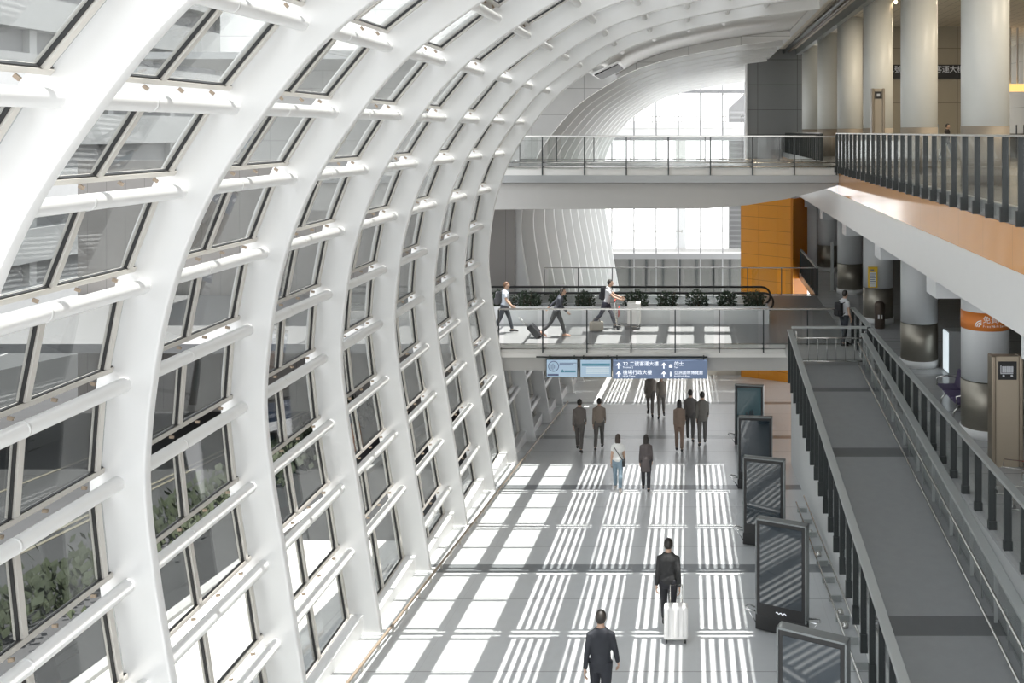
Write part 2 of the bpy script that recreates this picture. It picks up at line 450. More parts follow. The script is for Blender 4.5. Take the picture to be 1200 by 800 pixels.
# smooth soffit over the upper bridge
for j in range(13, NT-2): window(7, j, dk(7), dk(8), None, roof=(j >= 14), detail=False)
A, B = T[NT-2], T[NT-1]
struct('ceiling_edge_9', MB().prism_y([(A.x, A.y+.02), (B.x, B.y+.02), (B.x, B.y+.3), (A.x, A.y+.3)], dk(7), dk(8)-RT), WHITE)
sof = [c+n*.02 for c, n in zip(CURVE, NORM) if c.x > -3.5]
struct('ceiling_soffit', MB().prism_y([(p.x, p.y) for p in sof]+[(p.x, p.y+.25) for p in reversed(sof)], dk(8)-.1, YG, True), WHITE)
led = [c-n*.1 for c, n in zip(CURVE, NORM) if -3.2 < c.x < 2.6]
tr = root('cable_tray', (0, 33.2, led[0].y), 0, 'thin steel cable tray curving under the smooth ceiling above the upper bridge', 'cable tray')
MB().tube([(p.x, 33.2, p.y) for p in led], .035, 8).build('tray', DARK, tr)
MB().prism_y([(p.x, p.y+.02) for p in led]+[(p.x, p.y+.06) for p in reversed(led)], 33.0, 33.5).build('cover', WHITE2, tr)
vt = root('dark_ceiling_gap', (-3.1, 36, 2.3), 0, 'black strip painted for the dark gap in the white ceiling above the upper bridge', 'ceiling_gap')
MB().obox((-3.2, 36.4, 2.22), (.42, 0, .2), (0, 1.3, 0), (-.02, 0, .03)).build('slot', BLACK, vt)  # black box paints the darkness inside the ceiling gap
MB().obox((-3.2, 36.4, 2.26), (.5, 0, .23), (0, 1.45, 0), (-.02, 0, .03)).build('slot_frame', WHITE2, vt)

YE = 79.0
for i in range(12):
    y1 = YG+.35+i*3.25
    rib(y1, -13.5, f'pale rib of the far vault beyond both bridges, {ORD[i]} after the gable', 'pale ribs of the far vault', sx=SXF, foot=False)
    if i == 11: break
    # solid curved wall sheet between far ribs, glazed strip along the crown
    sh = [xscale(c+n*.18, SXF) for c, n in zip(CURVE, NORM) if c.x < T[14].x-.02 or c.y < 0]
    sh2 = [xscale(c+n*.26, SXF) for c, n in zip(CURVE, NORM) if c.x < T[14].x-.02 or c.y < 0]
    struct(f'wall_far_{i+1}', MB().prism_y([(p.x, p.y) for p in sh]+[(p.x, p.y) for p in reversed(sh2)], y1+.01, y1+3.08, True), WHITE)
    for j in (14, 15, 16, 17):
        window(20+i, j, y1, y1+3.25, None, roof=True, louvre=True, tube=True, sx=SXF, detail=False)
    A, B = T[NT-2], T[NT-1]
    struct(f'ceiling_far_edge_{i+1}', MB().prism_y([(A.x, A.y+.02), (B.x, B.y+.02), (B.x, B.y+.3), (A.x, A.y+.3)], y1+.01, y1+3.08), WHITE)

ew = root('window_200', (0, YE, -7), 0, kind='structure')
EFR = mat('end_wall_frame', (.30, .30, .30), .4)
MB().box(-9, 5, YE-.01, YE+.01, -13, 6).build('pane', GLASS_E, ew)
mb = MB()
for i in range(9): mb.box(-8.5+i*1.78-.05, -8.5+i*1.78+.05, YE-.25, YE+.0, -13, 6)
mb.build('mullion', EFR, ew)
mb = MB()
for z in (-10.0, -3.6, -.6, 3.2): mb.box(-9, 5, YE-.3, YE+0, z-.12, z+.12)
mb.box(-9, 5, YE-.5, YE+.4, -10.2, -9.75)
mb.build('transom', EFR, ew)
mb = MB()
for i in range(9):
    for z in (-5.2, -2.2, 1.2, 3.0, .8, -8):
        x = -8.5+i*1.78
        mb.box(x-.3, x+.3, YE-.32, YE-.27, z-.03, z+.03); mb.box(x-.32, x-.27, YE-.32, YE-.27, z-.12, z+.12); mb.box(x+.27, x+.32, YE-.32, YE-.27, z-.12, z+.12)
mb.build('spider_fitting', STEEL, ew)
# things beyond the end wall
vb = root('viaduct', (0, 100, -14), 0, 'white elevated roadway beyond the far glass end wall', 'viaduct')
MB().box(-34, 12, 96, 104, -.9, .35).build('deck', WHITE, vb); MB().box(-34, 12, 95.8, 96, .35, .9).build('parapet', WHITE2, vb)
for i in range(5): MB().box(-32+i*10, -31+i*10, 99, 101, -14, -.9).build('pier', WHITE2, vb)
lb = root('kerbside_building', (0, 92, -13), 0, 'dark low frontage beyond the far glass wall, under the white sky', 'building')
MB().box(-9.5, 5, 88, 94, -14.5, -11.2).build('wall', mat('dark_front', (.10, .10, .095), .5), lb)
mb = MB()
for i in range(10): mb.box(-9+i*1.5, -8.8+i*1.5, 87.9, 88, -14, -11.3)
mb.build('mullion', DARK, lb)
tw = root('slatted_tower', (3.6, 106, -14), 0, 'grey slatted sloping tower glimpsed behind the far glass wall', 'building')
MB().prism_y([(3.6, -14.5), (7.2, -14.5), (7.2, 5.2), (5.2, 4.0), (3.6, 2.5)], 105, 107).build('wall', mat('tower_grey', (.20, .20, .20), .6), tw)
mb = MB()
for i in range(30): mb.box(3.65, 7.1, 104.9, 105, -14+i*.55, -13.8+i*.55)
mb.build('slat', mat('tower_slat', (.27, .27, .27), .6), tw)
struct('ground_outside', MB().box(-60, 60, 80, 200, -15, -14.6), CONC)

# ------------------------------------------------------------------ upper right: grey block, ceiling, slab
gw = MB().box(3.0, 6.5, 57, 57.4, -2, 5.5)
struct('wall_grey', gw, GREYP)
struct('trim_200', MB().box(2.88, 3.0, 56.9, 57.4, -2, 4.2), WHITE2)
struct('ceiling', MB().box(3.95, 18, 3, 60, 4.8, 5.0), BEIGE)
struct('ceiling_bulkhead', MB().box(3.95, 4.25, 3, 60, 4.2, 5.0), WHITE)
pp = root('service_pipe', (5.2, 30, 4.6), 0, 'pair of dark pipes running along the beige ceiling beside the columns', 'pipe')
MB().tube([(5.15, 3, 4.62), (5.15, 58, 4.62)], .1, 12).build('pipe', DARK, pp)
MB().tube([(5.45, 3, 4.66), (5.45, 58, 4.66)], .07, 12).build('pipe', mat('brown_pipe', (.2, .16, .12), .5), pp)
struct('beam_ceiling', MB().box(5.85, 6.1, 3, 58, 4.45, 4.8), mat('perforated_beam', (.26, .27, .26), .5, .3, vary=.3, vscale=12))

UF = banded('upper_floor', (.24, .245, .235), (.2, .2, .2), [(20, .3), (40, .3)], (1, 1.6, .02), .25)
struct('floor_upper', MB().box(XE+.12, 18, 3, 57, ZU-.2, ZU), UF)
struct('ceiling_corridor', MB().box(XE+.27, 18, 3, 57, -3.05, -2.9), mat('corridor_ceiling', (.45, .45, .44), .6, vary=.03))
bf = root('balcony_front', (XE, 30, -3.3), 0, 'long balcony edge beam with orange glass band above white soffit', 'balcony edge')
MB().prism_y([(XE, -2.2), (XE, -3.17), (XE+.25, -3.2), (XE+.25, -2.2)], 3, 57).build('beam', WHITE, bf, label='white beam below the orange band')
MB().box(XE-.03, XE+.12, 3, 57, -2.2, -1.48).build('fascia_panel', ORANGE2, bf, label='glossy pale orange glass band')
MB().box(XE+.0, XE+.3, 3, 57, -1.48, ZU).build('kerb', mat('grey_kerb', (.35, .36, .36), .4, .3), bf)

# cross beams over the corridor
COLS = [22.2, 28.75, 35.2, 41.6, 48.3, 55.4]
CX = 6.55
for i, y in enumerate(COLS+[15.6]):
    struct(f'beam_{i+1}', MB().box(XE+.26, 9, y-.45, y+.45, -3.7, -3.06), COLG)

# ------------------------------------------------------------------ columns
clabel = ['round column with orange Wi-Fi band, largest in the row', 'round column second along the row, behind the white light box',
          'round column third along the row, with the yellow notice fixed to its lower half', 'round column fourth along the row, past the litter bin',
          'round column fifth along the row, just beyond the upper bridge', 'slim-looking round column last in the row, against the grey panelled block']
for i, y in enumerate(COLS):
    c = root('round_column', (CX, y, ZM), 0, clabel[i], 'column', 'columns along the balcony', 'thing')
    MB().lathe([(.53, -5.56), (.53, -3.0)], (CX, y), 48).build('lower_shaft', COLG, c)
    MB().lathe([(.53, ZU-.1), (.53, 4.8)], (CX, y), 48).build('upper_shaft', COLUMN, c)
    MB().lathe([(.535, ZM+.2), (.535, -5.58)], (CX, y), 48).build('steel_cladding', BRUSH, c, label='brushed steel cladding')
    MB().lathe([(.56, ZM), (.56, ZM+.2), (.5, ZM+.2)], (CX, y), 48).build('base_ring', WHITE2, c)
    MB().lathe([(.537, ZU), (.537, ZU+1.32)], (CX, y), 48).build('upper_cladding', mat('warm_cladding', (.42, .37, .31), .6, .5), c, label='bronze steel cladding')
    if i == 0:
        sbnd = MB().lathe([(.536, -4.42), (.536, -4.02)], (CX, y), 48).build('sign_band', mat('wifi_orange', (.72, .22, .04), .4), c, label='orange band lettered Free Wi-Fi')
        WL = mat('white_letter', (.9, .9, .88), .5)
        def around(body, size, z, a0):
            # letters laid one by one round the shaft
            a = a0
            for ch in body:
                wd = size*(1.0 if ord(ch) > 255 else (.3 if ch in ' il.-' else .6))
                aa = a+wd/2/.54
                px, py = CX-math.sin(-aa)*0, 0
                x = CX+.545*math.sin(aa); yy = y-.545*math.cos(aa)
                if ch != ' ': text(ch, size, WL, sbnd, (x, yy, z), (PI/2, 0, aa), align='CENTER')
                a += wd/.54
        around('免費Wi-Fi', .17, -4.22, -.38)
        around('Free Wi-Fi Services', .075, -4.33, -.38)
        ic = MB()
        for rr in (.05, .09, .13):
            for q in range(8):
                b0 = PI/2+q*(PI/2)/8; b1 = PI/2+(q+1)*(PI/2)/8
                def P(r, b):
                    u = -.42+r*math.cos(b)/.54; zz = -4.33+r*math.sin(b)
                    return (CX+.545*math.sin(u), y-.545*math.cos(u), zz)
                ic.add([P(rr, b0), P(rr, b1), P(rr+.022, b1), P(rr+.022, b0)], [(0, 1, 2, 3)])
        ic.build('wifi_symbol', WL, sbnd)

# ------------------------------------------------------------------ balustrades
def balustrade(name, label, cat, P, Q, ztop, zbot, npost, drop=0., cap=(.07, .03), pw=(.012, .05), capm=RAILG, postm=DARK, foot=None, group=None, glassm=GLASS_B, rails=(), side=1, ends=True):
    """straight balustrade P->Q (x, y); ztop/zbot are functions of y or numbers"""
    zt = ztop if callable(ztop) else (lambda yy: ztop); zb = zbot if callable(zbot) else (lambda yy: zbot)
    P, Q = Vector(P), Vector(Q); D = Q-P; Ln = D.length; d = D/Ln; nrm = Vector((-d.y, d.x))
    r = root(name, (*((P+Q)/2), zb((P.y+Q.y)/2)), 0, label, cat, group)
    def pt(t, z, o=0.): q = P+D*t+nrm*o; return Vector((q.x, q.y, z))
    a, b = pt(0, zt(P.y)), pt(1, zt(Q.y)); ax = (b-a)/2
    w3 = Vector((nrm.x, nrm.y, 0))
    MB().obox((a+b)/2-Vector((0, 0, cap[1])), ax, w3*cap[0], Vector((0, 0, cap[1]))).build('handrail', capm, r, bevel=.008)
    for i in range(npost):
        t = i/(npost-1) if ends else (i+.5)/npost
        q = pt(t, 0); z0, z1 = zb(q.y)-drop, zt(q.y)-cap[1]*1.9
        m = MB().obox((q.x, q.y, (z0+z1)/2), (d.x*pw[0], d.y*pw[0], 0), w3*pw[1], (0, 0, (z1-z0)/2))
        po = m.build('post', postm, r)
        if foot: MB().obox(Vector((q.x, q.y, z0+foot[2]/2))+w3*foot[0]*side, (d.x*pw[0]*1.6, d.y*pw[0]*1.6, 0), w3*foot[1], (0, 0, foot[2]/2)).build('base_shoe', postm, po)
    for i in range(npost-1):
        t0, t1 = (i+.12)/(npost-1), (i+.88)/(npost-1)
        p0, p1 = pt(t0, 0), pt(t1, 0)
        vs = []
        for o in (-.006, .006):
            for p in (p0, p1):
                for zz in (zb(p.y)-drop*.5+.06, zt(p.y)-cap[1]*2-.02): vs.append(Vector((p.x, p.y, zz))+w3*o)
        MB().add(vs, [(0, 1, 3, 2), (4, 6, 7, 5), (0, 4, 5, 1), (2, 3, 7, 6), (0, 2, 6, 4), (1, 5, 7, 3)]).build('glass_panel', glassm, r)
    for h, rad in rails:
        MB().tube([pt(0, zb(P.y)+h), pt(1, zb(Q.y)+h)], rad, 8).build('rail', STEEL, r)
    return r

# balcony balustrade (near right)
balustrade('glass_balustrade', 'balcony balustrade of dark upright posts and glass above the orange band', 'balustrade',
           (XE-.11, 12.6), (XE-.11, 34.4), -.05, -1.45, 29, cap=(.05, .02), pw=(.02, .05), capm=STEEL, foot=(-.05, .04, .24), side=-1)
balustrade('glass_balustrade', 'short balcony balustrade of dark posts just past the upper bridge', 'balustrade',
           (XE+.1, 40.3), (XE+.1, 56), -.05, ZU, 22, cap=(.05, .02), pw=(.03, .06), capm=STEEL)

# ------------------------------------------------------------------ upper bridge
YU0, YU1 = 34.5, 40.2
fb = root('footbridge', (0, 37, ZU), 0, 'upper footbridge with grey curved edge beam crossing the hall to the balcony', 'footbridge')
MB().box(-14, XE-.04, YU0+.1, YU1-.1, ZU-.25, ZU).build('deck', UF, fb)
MB().box(-14, XE-.04, YU0, YU0+.12, ZU-.34, ZU-.02).build('fascia', BEAMW, fb)
MB().box(-14, XE-.04, YU0-.06, YU0+.3, ZU-.6, ZU-.34).build('edge_channel', mat('channel_grey', (.33, .335, .33), .4, .4), fb)
bp = [(-14, -1.82), (XE-.05, -1.82), (XE-.05, -1.9), (4.4, -2.08), (3.2, -2.38), (1.8, -2.6), (.4, -2.72), (-14, -2.78)]
MB().prism_y(bp, YU0+.12, YU0+.5).build('beam', BEAMG, fb)
MB().box(-14, XE-.04, YU1-.12, YU1, ZU-.5, ZU-.02).build('fascia', BEAMW, fb)
balustrade('glass_balustrade', 'glass balustrade on the near edge of the upper bridge', 'balustrade', (-6.85, YU0-.04), (4.95, YU0-.04), -.16, ZU-.05, 9, drop=.28, cap=(.045, .022), pw=(.02, .035), capm=STEEL, rails=((.0, .025), (.16, .02)))
balustrade('glass_balustrade', 'glass balustrade on the far edge of the upper bridge', 'balustrade', (-7.2, YU1+.035), (4.95, YU1+.035), -.16, ZU-.05, 9, drop=.1, cap=(.045, .022), pw=(.018, .03), capm=STEEL, rails=((.1, .02),))

# ------------------------------------------------------------------ lower bridge
YB1 = 40.9
LBF = banded('bridge_floor', (.42, .42, .41), (.24, .24, .24), [(33.2, .03)], (31.5, 1.1, .02), .3)
lb2 = root('footbridge', (0, 36, ZM), 0, 'lower footbridge with pale edge beam carrying walkers and moving walkway', 'footbridge')
MB().box(-26, XE-.06, YB+.1, YB1, ZM-.3, ZM).build('deck', LBF, lb2)  # left run lengthened out of view to shade the hall floor below
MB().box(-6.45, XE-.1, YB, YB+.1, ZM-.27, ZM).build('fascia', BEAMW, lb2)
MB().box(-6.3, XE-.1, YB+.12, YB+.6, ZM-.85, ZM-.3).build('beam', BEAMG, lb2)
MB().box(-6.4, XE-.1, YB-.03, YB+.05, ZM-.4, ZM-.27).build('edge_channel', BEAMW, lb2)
balustrade('glass_balustrade', 'glass balustrade on the near edge of the lower bridge', 'balustrade', (-6.3, YB-.04), (5.0, YB-.04), ZM+1.17, ZM-.02, 9, drop=.22, cap=(.045, .022), pw=(.02, .035), capm=STEEL, rails=((.05, .018), (-.1, .02)))
balustrade('glass_balustrade', 'glass balustrade behind the moving walkway on the lower bridge', 'balustrade', (-6.3, YB1+.035), (5.0, YB1+.035), ZM+1.17, ZM-.02, 9, drop=.1, cap=(.045, .022), pw=(.018, .03), capm=STEEL, rails=((.06, .018),))
balustrade('glass_balustrade', 'dark-posted balustrade at corridor edge beside the orange block', 'balustrade', (XE, YB1), (XE, 47.2), ZM+1.17, ZM-.02, 10, drop=.1, cap=(.05, .025), pw=(.02, .05), capm=RAILG)
balustrade('glass_balustrade', 'short balustrade beside the man with the backpack', 'balustrade', (XE, 28.7), (XE, 31.6), ZM+1.17, ZM-.02, 4, drop=.1, cap=(.07, .03), pw=(.02, .05), capm=RAILG)

# moving walkway
mw = root('moving_walkway', (-3, 36.5, ZM), 0, 'moving walkway with black handrails behind the planters', 'moving walkway')
MB().box(-14, 2.6, 35.95, 37.15, ZM, ZM+.12).build('tread_belt', mat('tread', (.2, .2, .2), .5, .5, vary=.1, vscale=30), mw)
for yy, nm in ((35.85, 'near'), (37.25, 'far')):
    zt = ZM+.93
    path = [(-14, yy, zt), (2.5, yy, zt)]+[(2.5+.34*math.sin(a), yy, zt-.34+.34*math.cos(a)) for a in [PI*i/10 for i in range(1, 11)]]+[(1.7, yy, zt-.68)]
    MB().tube(path, .04, 10).build('handrail', BLACK, mw)
    MB().box(-14, 2.45, yy-.012, yy+.012, ZM+.3, zt-.03).build('glass_panel', GLASS_B, mw)
    MB().box(-14, 2.7, yy-.09, yy+.09, ZM, ZM+.3).build('skirt', STEEL, mw)
pst = root('walkway_post', (1.3, 35.65, ZM), 0, 'slim grey marker post standing before the moving walkway', 'post')
MB().box(1.24, 1.38, 35.5, 35.6, ZM, ZM+1.0).build('post_body', RAILG, pst, bevel=.01); MB().box(1.2, 1.42, 35.48, 35.62, ZM, ZM+.03).build('base_plate', STEEL, pst)

# planters with shrubs
PLW = mat('planter_white', (.66, .67, .67), .45, vary=.03)
pl = root('planter_trough', (-2, 35.05, ZM), 0, 'long pale planter trough along the moving walkway', 'planter')
MB().box(-7.2, 2.6, 34.78, 34.84, ZM, ZM+.62).build('front_panel', PLW, pl)
MB().box(-7.2, 2.6, 34.84, 35.42, ZM, ZM+.5).build('soil_bed', mat('soil', (.07, .055, .04), .9, bump=.5, vscale=20), pl)
MB().box(-7.2, 2.6, 35.42, 35.48, ZM, ZM+.62).build('rear_panel', PLW, pl)
SHL = mat('shrub_leaf', (.035, .055, .032), .5, vary=.5, vscale=9); STM = mat('shrub_stem', (.09, .06, .04), .8)
for i, (x0, x1) in enumerate([(578, 591), (599, 635), (643, 664), (674, 698), (729, 760), (770, 794), (804, 830), (840, 864), (871, 897)]):
    X0, X1 = (x0-815)*35.1/1150, (x1-815)*35.1/1150
    cx, w = (X0+X1)/2, (X1-X0)/2
    s = root('leafy_shrub', (cx, 35.1, ZM+.5), 0, f'dark green leafy shrub in the planter trough, {ORD[i]} from the glazed wall', 'shrub', 'shrubs in the planter trough')
    fo = MB(); st = MB()
    for q in range(int(5+w*8)):
        bx, by = cx+random.uniform(-.7, .7)*w, 35.1+random.uniform(-.16, .16)
        hgt = random.uniform(.35, .62)
        tp = Vector((bx+random.uniform(-.12, .12), by+random.uniform(-.1, .1), ZM+.5+hgt))
        st.tube([(bx, by, ZM+.5), (bx*.5+tp.x*.5, by, ZM+.5+hgt*.5), tp], [.012, .009, .005], 5)
    for q in range(int(220+w*620)):
        a = random.uniform(0, 2*PI); rr = math.sqrt(random.random())
        hh = random.random()
        p = Vector((cx+w*rr*math.cos(a), 35.1+.19*rr*math.sin(a), ZM+.53+.62*hh*(1-.4*rr*rr)))
        dr = Vector((random.uniform(-1, 1), random.uniform(-1, 1), random.uniform(-.2, 1))).normalized()
        sd = dr.cross(Vector((random.uniform(-1, 1), random.uniform(-1, 1), random.uniform(-1, 1)))).normalized()
        l, ww = random.uniform(.07, .13), random.uniform(.022, .04)
        nn = dr.cross(sd)*.008
        fo.add([p, p+dr*l*.5+sd*ww+nn, p+dr*l, p+dr*l*.5-sd*ww+nn], [(0, 1, 2, 3)])
    fo.build('foliage', SHL, s); st.build('stem', STM, s)

# ------------------------------------------------------------------ hanging signs under the lower bridge
yS = YB-.16
def sx_(px): return (px-815)*yS/1150
def sz_(py): return -(py-154)*yS/1150
LEDB = mat('lit_pale_blue_screen', (.36, .48, .60), .3, emit=(.42, .55, .68), estr=.22)
SGN = mat('lit_blue_sign', (.15, .20, .31), .35, emit=(.16, .22, .36), estr=.2)
INK = mat('sign_ink', (.10, .13, .25), .5); LW = mat('lit_white_letter', (.9, .92, .95), .5, emit=(.9, .93, 1), estr=.5)
PALE = mat('pale_label', (.62, .70, .74), .5, emit=(.6, .7, .75), estr=.2); TEAL = mat('teal_mark', (.12, .33, .45), .5)
def hang(r, x0, x1, ztop):
    for x in (x0+.12, x1-.12): MB().box(x-.02, x+.02, yS-.02, yS+.02, ztop, ZM-.3).build('hanger', DARK, r)
zt, zb_ = sz_(420), sz_(441.5)
r = root('screen_board', (sx_(659), yS, zb_), 0, 'pale blue lit screen with a round logo, hanging under the lower bridge', 'screen')
MB().box(sx_(640), sx_(677.5), yS-.05, yS+.05, zb_, zt).build('casing', DARK, r, bevel=.008)
sf = MB().box(sx_(641), sx_(676.5), yS-.056, yS-.05, zb_+.02, zt-.03).build('screen_face', LEDB, r)
c0 = Vector((sx_(649), yS-.06, (zt+zb_)/2+.06))
ring = MB(); ring.tube([c0+Vector((.16*math.cos(a), 0, .16*math.sin(a))) for a in [2*PI*i/24 for i in range(25)]], .012, 6)
for q, hgt in ((-.07, .09), (-.02, .12), (.03, .07), (.08, .1)): ring.box(c0.x+q-.008, c0.x+q+.008, c0.y-.004, c0.y+.004, c0.z-hgt, c0.z+hgt*.7)
ring.build('round_logo', INK, sf)
mb = MB()
for q in range(3): mb.box(sx_(656), sx_(676)-.1*q, yS-.06, yS-.056, zt-.12-.03*q-.015, zt-.12-.03*q)
mb.build('lettering', INK, sf)
MB().box(sx_(642), sx_(655), yS-.06, yS-.056, zb_+.05, zb_+.11).build('caption_bar', INK, sf)
mb = MB(); mb.add([(sx_(657), yS-.06, zb_+.16), (sx_(662), yS-.06, zb_+.16), (sx_(659.5), yS-.06, zb_+.27)], [(0, 1, 2)])
mb.box(sx_(662), sx_(675), yS-.06, yS-.056, zb_+.16, zb_+.22); mb.build('skyline_mark', TEAL, sf)
hang(r, sx_(640), sx_(677.5), zt)
r = root('screen_board', (sx_(698), yS, zb_), 0, 'pale blue lit screen showing a table, beside the blue direction sign', 'screen')
MB().box(sx_(679.5), sx_(717), yS-.05, yS+.05, zb_, zt).build('casing', DARK, r, bevel=.008)
sf = MB().box(sx_(680.5), sx_(716), yS-.056, yS-.05, zb_+.02, zt-.03).build('screen_face', LEDB, r)
MB().box(sx_(682), sx_(715), yS-.06, yS-.056, zt-.22, zt-.14).build('heading_bar', TEAL, sf)
mb = MB()
for q in range(5): mb.box(sx_(687), sx_(714), yS-.06, yS-.056, zt-.285-q*.045, zt-.26-q*.045)
mb.build('lettering', PALE, sf)
hang(r, sx_(679.5), sx_(717), zt)
r = root('direction_sign', (sx_(773), yS, zb_), 0, 'blue direction sign with white arrows hanging under the lower bridge', 'sign')
sgb = MB().box(sx_(718.5), sx_(829), yS-.06, yS+.06, sz_(443), sz_(421.5)).build('sign_board', SGN, r, bevel=.008)
yt = yS-.064
def arrow(x, z, h):
    m = MB(); m.box(x-.018, x+.018, yt-.004, yt, z, z+h*.75)
    m.add([(x-.09, yt-.004, z+h*.5), (x-.045, yt-.004, z+h*.5), (x, yt-.004, z+h*.72), (x+.045, yt-.004, z+h*.5), (x+.09, yt-.004, z+h*.5), (x, yt-.004, z+h)], [(0, 1, 2, 5), (2, 3, 4, 5)])
    m.build('arrow', LW, sgb)
for px, rows in ((725, (('T2 二號客運大樓', 'Terminal 2'), ('機場行政大樓', 'HKIA Tower'))), (778, (('的士', 'Taxi'), ('亞洲國際博覽館', 'AsiaWorld-Expo')))):
    for q, (cn, en) in enumerate(rows):
        z0 = sz_(431.2)+.0 if q == 0 else sz_(441.3)
        arrow(sx_(px), z0, .2)
        xo = px+(5 if px < 760 else 12)
        text(cn, .155 if len(cn) < 7 or px < 760 else .132, LW, sgb, (sx_(xo), yt, z0+.10), name='lettering')
        text(en, .075, LW, sgb, (sx_(xo), yt, z0+.015), name='lettering')
mb = MB(); mb.box(sx_(784), sx_(788), yt-.004, yt, sz_(430), sz_(427.5)); mb.box(sx_(785), sx_(787), yt-.004, yt, sz_(427.5), sz_(426.3)); mb.build('taxi_symbol', LW, sgb)
mb = MB(); mb.box(sx_(785.2), sx_(786.8), yt-.004, yt, sz_(440), sz_(436.5)); mb.ball((sx_(786), yt, sz_(435.6)), (.025, .004, .025), 10, 6); mb.build('person_symbol', LW, sgb)
hang(r, sx_(718.5), sx_(829), sz_(421.5))
MB().tube([(sx_(628), yS+.05, sz_(418.6)), (sx_(640), yS+.05, sz_(418.6)), (sx_(829), yS+.05, sz_(418.6))], .025, 8).build('support_rail', DARK, r)

# ------------------------------------------------------------------ orange block and far corridor end
ob = root('orange_block', (4, 48.5, zf(49)), 0, 'tall glossy orange panelled block beyond the lower bridge', 'kiosk block')
def facet(p, q, z0, z1, m, nm, par):
    p, q = Vector(p), Vector(q); d = (q-p); L = d.length; d /= L; nr = Vector((-d.y, d.x))
    a = math.atan2(d.y, d.x)
    o = root('f', (p.x, p.y, z0), a); o.parent = par; o.location = world_inv(par) @ Vector((p.x, p.y, z0))
    me = MB().box(0, L, 0, .12, 0, z1-z0).mesh(nm, m)
    bpy.data.objects.remove(o)
    ob2 = bpy.data.objects.new(nm, me); COL.objects.link(ob2); ob2.parent = par
    ob2.location = world_inv(par) @ Vector((p.x, p.y, z0)); ob2.rotation_euler = (0, 0, a)
    return ob2
zo = zf(49.5)
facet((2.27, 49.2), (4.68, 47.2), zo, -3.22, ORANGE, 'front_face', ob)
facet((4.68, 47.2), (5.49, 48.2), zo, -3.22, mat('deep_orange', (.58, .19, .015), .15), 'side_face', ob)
MB().prism_z([(2.3, 49.3), (4.7, 47.35), (5.4, 48.3), (4.2, 50.5)], zo, -3.25).build('core', mat('dark_core', (.1, .1, .1), .6), ob)
struct('wall_hall_end', MB().box(-9, 2.3, 49.6, 49.8, zo-.1, ZM-3.6), mat('cream_wall', (.62, .58, .5), .5))
struct('wall_corridor_end', MB().box(5.5, 6.0, 48.6, 48.8, ZM, -3.1), WHITE2)
struct('door_1', MB().box(6.0, 7.4, 48.7, 48.9, ZM, -3.4), mat('dark_doorway', (.03, .028, .025), .6))

# ------------------------------------------------------------------ corridor floor and walls
CF = banded('corridor_floor', (.44, .445, .445), (.2, .2, .2), [(24, .04), (32, .04)], (2, 1.6, .02), .18)
struct('floor_corridor', MB().box(XE-.05, 14, 3, 57, ZM-.3, ZM), CF)
struct('wall_right', MB().box(13.5, 13.8, 3, 57, ZM, -2.9), mat('olive_wall', (.20, .175, .12), .6, vary=.05))
struct('wall_back', MB().box(7.3, 13.5, 56.6, 56.9, ZM, -2.9), MATS['olive_wall'])
struct('wall_corridor', MB().box(9.2, 13.5, 42, 42.2, ZM, -2.9), mat('olive_wall2', (.24, .21, .15), .6, vary=.05))
struct('wall_ramp_side', MB().prism_x([(4, ZM), (28.6, ZM), (28.6, zr(28.6)-.4), (4, zr(4)-.4)], 4.99, 5.02), mat('ramp_side_wall', (.36, .37, .37), .5))
struct('wall_ramp', MB().prism_x([(14, zr(14)-.27), (28.6, zr(28.6)-.27), (28.6, ZM-.32), (31.3, ZM-.32), (31.3, zf(31.3)-.1), (14, zf(14)-.1)], 3.05, 3.2), mat('ramp_wall_white', (.70, .71, .70), .45, vary=.02))

# ------------------------------------------------------------------ ramp
RAMPM = banded('ramp_granite', (.27, .278, .278), (.125, .13, .132), [(6.7, .3), (2.65, .5), (-4.05, .55), (-10.8, .55)], None, .4, None, .08)
rp = root('access_ramp', (3.9, 20, zr(20)), 0, 'grey granite ramp falling towards the viewer beside the corridor', 'ramp')
sloped(MB(), 2.88, 4.98, 6, 28.7, zr, .25).build('ramp_deck', RAMPM, rp)
MB().box(2.88, XE-.06, 28.7, YB-.04, ZM-.3, ZM).build('landing', LBF, rp)
sloped(MB(), 2.84, 2.9, 6, 28.7, zr, .75, .05).build('stringer', mat('stringer_white', (.72, .73, .72), .45), rp)
balustrade('glass_balustrade', 'ramp balustrade of dark stepped posts with wide pale cap, on the hall side', 'balustrade', (2.76, 9), (2.76, 28.7), lambda y: zr(y)+1.05, lambda y: zr(y), 26, drop=.52, cap=(.075, .03), pw=(.024, .05), capm=RAILG, foot=(-.0, .06, .3))
balustrade('glass_balustrade', 'ramp balustrade with wide pale cap on the corridor side', 'balustrade', (4.9, 9), (4.9, 28.6), lambda y: zr(y)+.97, lambda y: zr(y)+.02, 15, drop=0, cap=(.085, .03), pw=(.012, .03), capm=RAILG, postm=RAILG)
balustrade('glass_balustrade', 'level corridor balustrade of dark posts above the ramp', 'balustrade', (XE+.03, 11), (XE+.03, 28.6), ZM+1.1, ZM-.05, 22, drop=.05, cap=(.07, .03), pw=(.03, .06), capm=RAILG, foot=(0, .07, .25))
hr = root('ramp_handrail', (4.72, 20, zr(20)), 0, 'pair of steel tube handrails along the corridor side of the ramp', 'handrail')
for h in (.1, .7):
    MB().tube([(4.74, 9, zr(9)+h), (4.74, 28.6, zr(28.6)+h)], .026, 10).build('rail_tube', STEEL, hr)
for i in range(14):
    y = 9.6+i*1.42
    MB().tube([(4.74, y, zr(y)+.7), (4.84, y, zr(y)+.66), (4.88, y, zr(y)+.02)], .013, 8).build('bracket', RAILG, hr)
